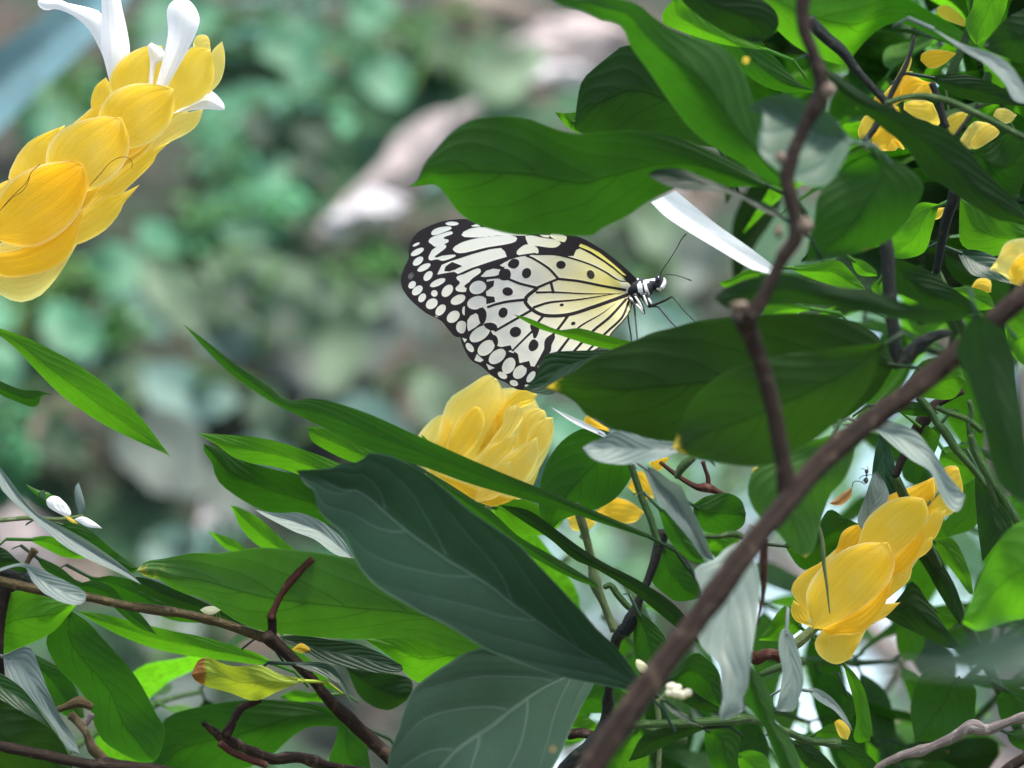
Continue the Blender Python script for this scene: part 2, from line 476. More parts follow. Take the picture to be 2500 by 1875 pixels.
def free_leaf(parent, pos, direc, size, roll, mat, up=Vector((0, 0, 1))):
    i = RNG.randrange(5)
    key = (i, mat)
    if key not in PROTOS:
        me = proto_leaf(i); me.materials.append(M[mat]); PROTOS[key] = me
    o = bpy.data.objects.new('leaf', PROTOS[key]); COL.objects.link(o)
    x = Vector(direc).normalized(); z = up - x * up.dot(x)
    if z.length < 1e-3: z = Vector((0, 1, 0)) - x * x.y
    z.normalize(); y = z.cross(x)
    rot = Matrix((x, y, z)).transposed().to_4x4() @ Matrix.Rotation(roll, 4, 'X')
    o.parent = parent
    o.matrix_local = Matrix.Translation(Vector(pos) - base_of(parent)) @ rot @ Matrix.Scale(size, 4)
    return o

def shoot(parent, p0, direc, length, nodes, size, mats, stem='stem', r=.0014, spread=.9):
    """a leafy shoot: a bending stem with opposite pairs of leaves"""
    d = Vector(direc).normalized(); P = [Vector(p0)]
    for i in range(4):
        d = (d + Vector((RNG.gauss(0, .12), RNG.gauss(0, .12), RNG.gauss(0, .12)))).normalized()
        P.append(P[-1] + d * length / 4)
    tube3('stem', parent, P, np.linspace(r, r * .5, 5), stem, sides=7, seg=16, knots=[(q / nodes, .5) for q in range(1, nodes)])
    Q = smooth(np.array([list(p) for p in P]), nodes + 1)
    for i in range(1, nodes + 1):
        t = Vector(Q[i] - Q[i - 1]).normalized()
        side = t.orthogonal().normalized()
        side = Matrix.Rotation(i * math.pi / 2 + RNG.uniform(-.4, .4), 3, t) @ side
        for sgn in (1, -1):
            if RNG.random() < .12: continue
            dr = (t * .55 + side * sgn * spread + Vector((0, 0, -.25))).normalized()
            tip = Vector(Q[i]) + dr * size - CAMP
            if tip.dot(RGT) / (tip.dot(FWD) * PXS) < 400 and parent.location.x > .15: continue
            free_leaf(parent, Vector(Q[i]) + dr * .004, dr, size * RNG.uniform(.7, 1.15), RNG.uniform(-.5, .5), RNG.choice(mats))
# ------------------------------------------------------------------ ground, bank, far trees
def simple_mat(name, f):
    s = N(name); f(s); return s.m
def _ground(s):
    tc = s.n('ShaderNodeTexCoord').outputs['Object']
    a = s.noise(tc, .8, 5); b = s.noise(tc, 30, 5)
    c = s.mix(s.step(a, .4, .6), (.09, .07, .05), (.07, .10, .04))
    c = s.mix(s.step(b, .45, .7), c, (.17, .14, .11))
    s.l(s.princ(c, .9, .2, s.bump(b, .6, .02)), s.out.inputs[0])
M['ground'] = simple_mat('soil_and_grass', _ground)
def _bank(s):
    tc = s.n('ShaderNodeTexCoord').outputs['Object']
    a = s.noise(tc, 3.2, 5); b = s.noise(tc, 14, 5); d = s.noise(tc, 60, 4)
    c = s.mix(s.step(a, .42, .58), (.035, .042, .030), (.030, .085, .038))
    c = s.mix(s.step(b, .54, .68), c, (.085, .066, .054))
    c = s.mix(s.step(b, .32, .45, 1, 0), c, (.010, .016, .010))
    s.l(s.princ(c, .85, .25, s.bump(s.math('ADD', b, d), .8, .03)), s.out.inputs[0])
M['bank'] = simple_mat('mossy_bank', _bank)
def stone_mat(name, a, b, moss, mf):
    s = N(name)
    tc = s.n('ShaderNodeTexCoord').outputs['Object']
    n1 = s.noise(tc, 9, 5); n2 = s.noise(tc, 40, 5); n3 = s.noise(tc, 5, 4)
    c = s.mix(s.step(n1, .35, .65), a, b)
    c = s.mix(s.math('MULTIPLY', s.step(n2, .5, .7), .5), c, tuple(x * .5 for x in a))
    c = s.mix(s.math('MULTIPLY', s.step(n3, .55 - mf * .3, .75 - mf * .3), .9), c, moss)
    s.l(s.princ(c, .8, .3, s.bump(s.math('ADD', n1, n2), .6, .02)), s.out.inputs[0])
    return s.m
M['stone_pink'] = stone_mat('stone_pale_pink', (.30, .25, .235), (.40, .34, .32), (.24, .20, .16), .15)
M['stone_white'] = stone_mat('stone_white', (.40, .38, .39), (.50, .48, .49), (.28, .26, .22), .25)
M['stone_grey'] = stone_mat('stone_grey', (.12, .14, .12), (.24, .27, .24), (.08, .13, .06), .8)
M['stone_moss'] = stone_mat('stone_mossy', (.13, .17, .11), (.22, .27, .19), (.07, .14, .05), 1.0)
M['stone_brown'] = stone_mat('stone_brown', (.16, .125, .10), (.26, .21, .18), (.11, .13, .07), .3)

V = [(-300, -300, 0), (300, -300, 0), (300, 300, 0), (-300, 300, 0)]
gr = make('ground', V, [(0, 1, 2, 3)], M['ground'], None, None, (0, 0, 0)); tag(gr, kind='structure')

SLP = 1.19; BY, BZ = 3.40, 1.95
def bank_at(fx, fy, lift=0.0):
    """the place on the bank seen at full-sheet position (fx, fy), and its distance"""
    x, y = px('F', fx, fy)
    r = FWD + RGT * ((x - 1250) * PXS) + UPV * ((937.5 - y) * PXS)
    d = (BZ - CAM_Z - BY * SLP) / (r.z - SLP * r.y)
    d -= lift
    return CAMP + r * d, d
nx, ny = 130, 90
V = []
for j in range(ny):
    y = 1.72 + 3.1 * j / (ny - 1)
    zb = max(-.02, BZ + (y - BY) * SLP)
    xe = .03 + min(.26, max(0, (zb - 1.92) * 1.3)) + .02 * mnoise.noise(Vector((zb * 9, 2, 1)))
    for i in range(nx):
        k = max(0, i - (nx - 7))                                       # the last columns close the end of the bank
        x = -3.2 + (xe + 3.2) * min(1, i / (nx - 7)) ** .75 + .004 * k
        nn = mnoise.fractal(Vector((x * 2.6, y * 2.6, 3)), 1, 2, 4) * .07 + mnoise.noise(Vector((x * 9, y * 9, 7))) * .05
        V.append((x - .03 * k, y + nn + .15 * k, zb - .02 + nn * .3))
bk = make('bank', V, grid_faces(ny, nx), M['bank'], None, None, (0, 3, 0)); tag(bk, kind='structure')

BN = Vector((0, -SLP, 1)).normalized()
def stone(name, label, fx, fy, rx, ry, rot, mat, seed, thick=.55, lift=.0, group=None, sq=1.0):
    c, d = bank_at(fx, fy, lift)
    s = d * PXS * 2500 / 2212
    bm = bmesh.new(); bmesh.ops.create_icosphere(bm, subdivisions=4, radius=1)
    ca, sa = math.cos(rot), math.sin(rot)
    V = []
    for v in bm.verts:
        q = v.co.normalized()
        e = 2.0 / sq
        q = Vector([math.copysign(abs(t) ** e, t) for t in q]) if sq != 1.0 else q
        q = q * (1 + .42 * mnoise.noise(v.co * 1.5 + Vector((seed * 3.7, 1, 2))) + .16 * mnoise.noise(v.co * 2.7 + Vector((seed, 9, 2))) + .07 * mnoise.noise(v.co * 4 + Vector((seed, 5, 2))))
        x, y, z = q.x * rx * s, q.z * ry * s, q.y * thick * min(rx, ry) * s
        V.append(c + RGT * (x * ca + y * sa) + UPV * (-x * sa + y * ca) + Vector((0, 1, .1)) * z)
    F = [tuple(v.index for v in f.verts) for f in bm.faces]; bm.free()
    o = make(name, V, F, M[mat], None, None, c)
    return tag(o, label, 'stone', group)
STG = 'stones of the mossy bank behind the butterfly'
stone('stone_slab', 'long pale pink stone slab slanting up behind the tip of the large leaf over the butterfly', 868, 370, 225, 60, -.72, 'stone_pink', 1, .5, .10, group=STG, sq=1.35)
stone('stone_slab', 'white rough stone standing in for the lit lower end of the long slanting pale slab', 790, 468, 95, 52, -.25, 'stone_white', 9, .7, .09, group=STG, sq=1.3)  # its white paints the light falling on the slab's lower end
stone('stone_slab', 'broad pale pink stone block behind the round dark leaf at the top', 1215, 118, 140, 92, -.35, 'stone_pink', 4, .5, group=STG, sq=1.5)
stone('stone', 'white stone patch under the broad pink block beside the round dark leaf', 1195, 178, 85, 34, -.1, 'stone_white', 14, .9, group=STG)
stone('stone', 'brown grey ledge stone along the top edge above the pale block', 1010, 22, 190, 52, .05, 'stone_brown', 5, group=STG, sq=1.3)
stone('stone', 'small brown stone in the hollow above the rounded grey stone', 400, 870, 100, 44, -.1, 'stone_brown', 11, group=STG)
stone('stone', 'brown stone under the curled leaf tip at the left edge', 110, 960, 92, 46, .3, 'stone_brown', 12, group=STG)
stone('stone', 'small white stone below the rounded grey stone', 470, 1125, 42, 66, .3, 'stone_white', 13, .8, group=STG)
stone('stone', 'low grey stone behind the brown twig at lower left', 380, 1390, 105, 140, 0, 'stone_grey', 16, group=STG)
stone('stone', 'pale pink stone at the left edge behind the white wilted bud', 70, 1180, 110, 62, .5, 'stone_pink', 17, .4, group=STG)
stone('stone', 'dark brown stone at the top between the mint green plants', 620, 150, 105, 62, .2, 'stone_brown', 18, group=STG)
stone('stone', 'pinkish stone behind the head of the butterfly', 1475, 470, 46, 84, .15, 'stone_pink', 19, .5, group=STG)
stone('stone', 'greenish stone above the white end stone and left of the slab', 590, 370, 120, 40, .2, 'stone_brown', 23, group=STG)

def bg_leaf_mat(name, top, trans):
    s = N(name)
    oi = s.noise(s.n('ShaderNodeTexCoord').outputs['Object'], 26, 2)
    f = s.step(oi, .35, .65)
    c = s.mix(f, tuple(x * .7 for x in top), tuple(min(1, x * 1.35) for x in top))
    t = s.mix(f, tuple(x * .7 for x in trans), tuple(min(1, x * 1.3) for x in trans))
    pr = s.princ(c, .5, .25)
    tl = s.n('ShaderNodeBsdfTranslucent'); s.l(t, tl.inputs[0])
    mx = s.n('ShaderNodeMixShader'); mx.inputs[0].default_value = .35
    s.l(pr, mx.inputs[1]); s.l(tl.outputs[0], mx.inputs[2]); s.l(mx.outputs[0], s.out.inputs[0])
    return s.m
M['mint'] = bg_leaf_mat('bank_leaf_mint', (.075, .24, .125), (.12, .34, .14))
M['green2'] = bg_leaf_mat('bank_leaf_green', (.065, .19, .055), (.11, .30, .05))
M['teal'] = bg_leaf_mat('bank_leaf_blue_green', (.13, .30, .26), (.14, .32, .22))
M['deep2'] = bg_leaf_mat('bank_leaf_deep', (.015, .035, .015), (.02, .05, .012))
M['lime2'] = bg_leaf_mat('bank_leaf_lime', (.26, .36, .10), (.3, .45, .1))

def foliage(name, parent, centre, R, n, size, mat, rng, ell=(1, 1, 1), face=None):
    """many small bent leaves spread through a lumpy volume, as one part"""
    V, F = [], []
    lumps = [Vector((rng.gauss(0, .5), rng.gauss(0, .5), rng.gauss(0, .5))) for _ in range(max(4, n // 40))]
    for _ in range(n):
        c = rng.choice(lumps); q = c + Vector((rng.gauss(0, .28), rng.gauss(0, .28), rng.gauss(0, .28)))
        p = Vector(centre) + Vector((q.x * ell[0], q.y * ell[1], q.z * ell[2])) * R
        x = Vector((rng.gauss(0, 1), rng.gauss(0, 1) - .3, rng.gauss(0, .6) - .25)).normalized()
        zz = Vector((rng.gauss(0, .6), rng.gauss(0, .6) - .3, 1)); z = zz - x * zz.dot(x); z.normalize(); y = z.cross(x)
        L = size * rng.uniform(.6, 1.3); w = L * rng.uniform(.22, .36); b = len(V)
        for t, ww, dz in ((0, .05, 0), (.3, .85, .05), (.62, .8, .02), (1, .03, -.16)):
            for s in (-1, 0, 1):
                V.append(p + x * (t * L) + y * (s * ww * w) + z * (dz * L + abs(s) * .18 * w))
        for i in range(3):
            for j in range(2):
                F.append((b+i*3+j, b+i*3+j+1, b+(i+1)*3+j+1, b+(i+1)*3+j))
    o = make(name, V, F, M[mat] if isinstance(mat, str) else mat, parent, None, centre)
    return tag(o, kind='stuff')
BPL = 'plants growing on the mossy bank'
def bank_plant(label, fx, fy, R, n, size, mats, ell=(1, .6, 1), lift=.05, seed=0):
    rng = random.Random(seed * 31 + 5)
    c, d = bank_at(fx, fy, lift); s = d * PXS * 2500 / 2212
    g, _ = bank_at(fx, fy, 0)
    t = thing('bank_plant', label, 'plant', g, BPL)
    for k in range(3):
        e = c + Vector((rng.gauss(0, .3), -.02, rng.gauss(0, .3))) * R * s
        tube3('stem', t, [g + Vector((0, .03, -.02)), (g + e) / 2 + Vector((0, -.02, .01)), e], [.004, .003, .002], 'stem', sides=6, seg=8)
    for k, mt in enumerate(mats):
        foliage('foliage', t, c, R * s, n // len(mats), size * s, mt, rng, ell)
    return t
bp = [
 ('mint green bushy plant above and right of the white petals at the top', 560, 60, 150, 240, 46, ['mint', 'teal'], (1.2, .5, .7)),
 ('pale green plant left of the white petals and under the bluish blade', 130, 260, 120, 170, 44, ['mint', 'green2'], (1.0, .5, .9)),
 ('mint green plant right of the cone, above the mossy stones', 640, 330, 150, 250, 42, ['mint', 'teal'], (1.1, .5, .8)),
 ('olive green plant under the brown ledge stone at the top', 930, 120, 150, 170, 40, ['green2', 'stone_leaf'], (1.1, .5, .6)),
 ('green plant below the yellow cone of the top left', 500, 470, 150, 220, 42, ['green2', 'mint'], (1.1, .5, .6)),
 ('bright lime plant at the left edge under the yellow cone', 110, 640, 130, 200, 40, ['green2', 'lime2'], (.9, .5, .9)),
 ('bluish green low plant above the rounded grey stone', 240, 720, 100, 120, 36, ['teal', 'green2'], (1.0, .5, .7)),
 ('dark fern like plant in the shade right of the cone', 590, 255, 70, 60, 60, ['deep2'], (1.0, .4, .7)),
 ('dark plant standing in for the shaded hollow left of the butterfly wing', 640, 690, 100, 110, 44, ['deep2'], (1.2, .4, .6)),  # near-black leaves paint the shade of this hollow
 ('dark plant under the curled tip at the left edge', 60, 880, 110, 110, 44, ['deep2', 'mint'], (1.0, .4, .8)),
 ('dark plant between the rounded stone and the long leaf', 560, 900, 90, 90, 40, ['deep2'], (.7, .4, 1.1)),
 ('mint green plant along the left edge beside the leaf tip', 20, 1010, 80, 90, 40, ['mint'], (.6, .4, 1.1)),
 ('green plant behind the wing tip of the butterfly', 830, 560, 90, 90, 40, ['green2'], (.8, .4, .7)),
 ('grey green plant behind the legs of the butterfly', 1470, 690, 110, 130, 40, ['teal', 'green2'], (1.0, .4, .7)),
 ('dark low plant under the lower left twigs', 470, 1240, 130, 130, 46, ['deep2', 'teal'], (1.2, .4, .6)),
 ('mint green plant right of the slanted pale slab', 1010, 330, 90, 100, 42, ['green2', 'teal'], (.8, .4, .8)),
 ('bluish green plant behind the yellow cone of the middle', 1180, 960, 130, 150, 44, ['teal', 'mint'], (1.0, .4, .9)),
 ('lime green tuft at the lower edge behind the big grey green leaf', 760, 1330, 130, 120, 44, ['mint', 'green2'], (1.0, .4, .9)),
]
M['stone_leaf'] = M['green2']
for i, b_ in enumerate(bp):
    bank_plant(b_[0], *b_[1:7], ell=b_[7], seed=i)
# broad leaved plants that hang over the bank
M['broad_sage'] = leaf_mat('broad_leaf_sage', (.085, .135, .078), (.085, .135, .078), (0.136, 0.204, 0.082), .2, rough=.6, spec=.2, veins=5, veinmix=.5, quilt=.3, veincol=(0.224, 0.272, 0.190))
M['broad_teal'] = leaf_mat('broad_leaf_teal', (.09, .165, .135), (.09, .165, .135), (.09, .19, .12), .2, rough=.55, spec=.25, veins=5, veinmix=.5, quilt=.3, veincol=(0.190, 0.272, 0.224))
M['broad_mint'] = leaf_mat('broad_leaf_mint', (.065, .19, .105), (.065, .19, .105), (.10, .26, .10), .25, rough=.55, spec=.25, veins=6, veinmix=.5, quilt=.3, veincol=(0.216, 0.360, 0.216))
M['broad_grey'] = leaf_mat('broad_leaf_grey', (.095, .12, .10), (.095, .12, .10), (0.124, 0.155, 0.112), .2, rough=.6, spec=.2, veins=5, veinmix=.5, quilt=.3, veincol=(0.223, 0.248, 0.211))
M['broad_dry'] = leaf_mat('broad_leaf_dry', (.14, .115, .09), (.14, .115, .09), (0.150, 0.112, 0.075), .15, rough=.7, spec=.15, veins=6, veinmix=.4, quilt=.3, veincol=(0.270, 0.225, 0.195))
M['broad_deep'] = leaf_mat('broad_leaf_deep', (.020, .045, .022), (.03, .05, .03), (.02, .06, .01), .2, rough=.55, spec=.2, veins=6, quilt=.3)  # near-black leaves, mostly painting the shade of hollows in the bank
def broad(label, fx, fy, leaves):
    """a broad leaved plant rooted on the bank at (fx, fy); each leaf: base, tip, half width, material, lift off the bank"""
    g, gd = bank_at(fx, fy)
    t = thing('broad_leaved_plant', label, 'plant', g, 'broad leaved plants on the mossy bank')
    for (x0, y0, x1, y1, hw, mat, lift) in leaves:
        b = np.array([x0, y0], float); e = np.array([x1, y1], float); v = e - b; L = np.hypot(*v); nn = np.array([-v[1], v[0]]) / L
        A, B = [], []
        sway = RNG.uniform(-.12, .12) * L
        for q, w in ((0, 0.02), (.08, .45), (.22, .85), (.42, 1.0), (.62, .93), (.8, .66), (.92, .33), (1, 0)):
            c = b + v * q + nn * sway * math.sin(math.pi * q)
            wj = hw * w * RNG.uniform(.9, 1.1)
            A.append(tuple(c + nn * wj)); B.append(tuple(c - nn * wj))
        A[0] = B[0] = tuple(b); A[-1] = B[-1] = tuple(e)
        _, d = bank_at((x0 + x1) / 2, (y0 + y1) / 2)
        blade('leaf', t, 'F', A, B, d - lift, 'T', mat, .55, fold=.2, wave=3, n=18, m=9, petiole=False, bend=RNG.uniform(-.02, .02))
        q, dq = bank_at(x0, y0)
        r0 = at(*px('F', x0, y0), d - lift + .004 - .55 * ((y0 - (y0 + y1) / 2) / FR['F'][2]) * PXS * d)
        tube3('leaf_stalk', t, [g + Vector((0, .04, -.03)), (g + r0) / 2 + Vector((0, -.02, .02)), r0], [.005, .004, .003], 'stem', sides=6, seg=10)
    return t
broad('plant with wide sage green leaves left of the butterfly wing', 640, 640, [
  (430,560,870,640,78,'broad_sage',.12), (520,690,300,560,60,'broad_sage',.08), (560,780,880,690,70,'broad_grey',.10), (760,640,700,860,56,'broad_sage',.13), (600,640,430,760,66,'broad_teal',.06), (840,620,930,760,40,'broad_grey',.10), (560,640,720,740,56,'broad_deep',.14), (470,600,590,690,44,'broad_deep',.13)])
broad('plant with grey rounded leaves under the long leaf tip at left', 330, 930, [
  (250,920,440,1070,86,'broad_grey',.13), (300,800,520,870,58,'broad_teal',.09), (420,860,250,760,46,'broad_sage',.06), (440,1010,560,1130,44,'broad_grey',.08), (210,880,60,960,50,'broad_dry',.07), (470,800,300,900,40,'broad_dry',.05), (200,830,290,900,50,'broad_deep',.12), (100,900,180,1000,50,'broad_deep',.1), (560,830,620,960,50,'broad_deep',.12)])
broad('plant with teal leaves below the yellow cone of the middle', 830, 960, [
  (700,880,900,960,60,'broad_teal',.08), (820,820,640,900,52,'broad_grey',.07), (900,800,1010,930,46,'broad_sage',.09), (1180,900,1320,1010,52,'broad_mint',.09), (640,960,480,1010,44,'broad_teal',.07)])
broad('plant with mint green leaves between the top cone and the slanted slab', 620, 330, [
  (420,300,640,210,60,'broad_mint',.08), (480,420,680,390,54,'broad_mint',.07), (430,430,600,520,54,'broad_mint',.07), (720,200,620,100,50,'broad_mint',.07), (700,480,540,430,40,'broad_deep',.05), (640,240,720,340,46,'broad_deep',.12), (540,230,600,340,40,'broad_deep',.12), (700,300,620,380,36,'broad_deep',.1)])
broad('plant with olive sage leaves under the brown ledge at the top', 960, 160, [
  (820,60,1010,150,62,'broad_sage',.07), (1000,200,1180,110,58,'broad_sage',.06), (880,220,760,130,46,'broad_mint',.08), (1060,60,900,30,44,'broad_dry',.08)])
broad('plant with bright green leaves at the upper left corner', 220, 160, [
  (300,90,480,20,62,'broad_mint',.09), (330,60,420,170,50,'broad_teal',.07), (180,240,40,310,60,'broad_mint',.08), (130,330,250,420,46,'broad_mint',.07), (560,120,700,40,54,'broad_mint',.08), (760,60,860,0,46,'broad_mint',.08)])
broad('plant with yellow green leaves at the left edge under the top cone', 120, 690, [
  (90,660,230,740,54,'broad_mint',.08), (180,620,320,560,56,'broad_mint',.08), (60,620,-60,700,54,'broad_mint',.07), (250,640,360,740,44,'broad_teal',.06), (20,740,-40,860,50,'broad_mint',.05), (400,560,300,480,40,'broad_mint',.06)])
broad('plant with grey green leaves behind the head and legs of the butterfly', 1440, 600, [
  (1380,440,1500,560,60,'broad_sage',.07), (1450,640,1560,500,54,'broad_grey',.06), (1350,700,1500,720,56,'broad_teal',.07), (1480,440,1560,380,40,'broad_dry',.06), (1260,480,1340,420,40,'broad_sage',.06)])
broad('plant with dull grey leaves behind the lower left twigs', 420, 1300, [
  (300,1180,460,1230,54,'broad_teal',.08), (420,1300,330,1420,64,'broad_grey',.09), (480,1260,620,1330,60,'broad_teal',.09), (330,1480,460,1560,56,'broad_grey',.09), (240,1260,120,1200,50,'broad_dry',.06), (700,1340,820,1260,50,'broad_mint',.09)])
# the bluish blade at the top left: a long strap leaf of an agave standing on the bank
c0, d0 = bank_at(-120, 270, .25); c1, d1 = bank_at(330, -60, .45)
ag = thing('agave', 'blurred bluish agave blade crossing the top left corner', 'plant', c0)
M['agave'] = leaf_mat('agave_blue', (.10, .20, .22), (.10, .20, .22), (.12, .2, .2), .15, rough=.45, veins=4, veinmix=.1, quilt=.2)
s_ = FR['F'][2]
blade('leaf', ag, 'F', '-260,330 -100,170 60,60 200,-60 330,-140', '-260,420 -60,330 110,170 260,20 330,-140', 2.6, 'T', 'agave', k=.3, fold=.5, petiole=False)
tube3('stem', ag, [c0 + Vector((-.1, .1, -.1)), at(*px('F', -250, 380), 2.6)], [.02, .012], 'stem', sides=8, seg=8)

# far trees beyond the right end of the bank
M['far_leaf'] = bg_leaf_mat('tree_leaf', (.17, .32, .17), (.30, .52, .25))
M['far_bark'] = M['bark_grey']
FT = 'trees beyond the end of the bank'
def tree(label, x, y, h, r, n, seed):
    rng = random.Random(seed)
    t = thing('tree', label, 'tree', (x, y, 0), FT)
    top = Vector((x, y, h * .78))
    tube3('trunk', t, [(x, y, -.1), (x + .1, y, h * .25), (x - .05, y + .1, h * .5), top], [.16, .12, .09, .04], 'bark_grey', sides=9, seg=24)
    cr = None
    for k in range(7):
        a = rng.uniform(0, 6.28); zz = h * rng.uniform(.28, .62)
        e = Vector((x + math.cos(a) * r * .7, y + math.sin(a) * r * .7, zz + h * .18))
        tube3('limb', t, [(x, y, zz), (Vector((x, y, zz)) + e) / 2 + Vector((0, 0, .1)), e], [.06, .04, .015], 'bark_grey', sides=6, seg=8)
    foliage('crown', t, (x, y, h * .62), r, n, .19, 'far_leaf', rng, (1, 1, h * .36 / r))
tree('nearest pale green tree seen blurred through the gaps at lower right', 1.15, 9.0, 4.4, 1.1, 520, 1)
tree('slim pale green tree farther back and left of the nearest one', .6, 14.0, 6.0, 1.5, 1700, 2)
tree('wide pale green tree at the far right behind the bright leaves', 3.2, 16.0, 7.5, 2.2, 1300, 3)
# ------------------------------------------------------------------ the golden shrimp plants
PG = 'golden shrimp plants'
def gx(fr, x, y, d):
    p = at(*px(fr, x, y), d); return p
P1 = thing('shrimp_plant', 'plant with the large yellow cone and white petals at the upper left', 'plant', (-.26, 1.22, 0), PG)
P2 = thing('shrimp_plant', 'lower left plant with the red brown twig stub and the big blue green leaf', 'plant', (-.10, 1.30, 0), PG)
P3 = thing('shrimp_plant', 'plant with the yellow cone just below the butterfly wing and green stems', 'plant', (.06, 1.34, 0), PG)
P4 = thing('shrimp_plant', 'plant with the bare brown forked branch in front and the big leaves around the butterfly', 'plant', (.02, 1.00, 0), PG)
P5 = thing('shrimp_plant', 'right hand plant with the orange yellow cones at lower right and upper right', 'plant', (.22, 1.42, 0), PG)

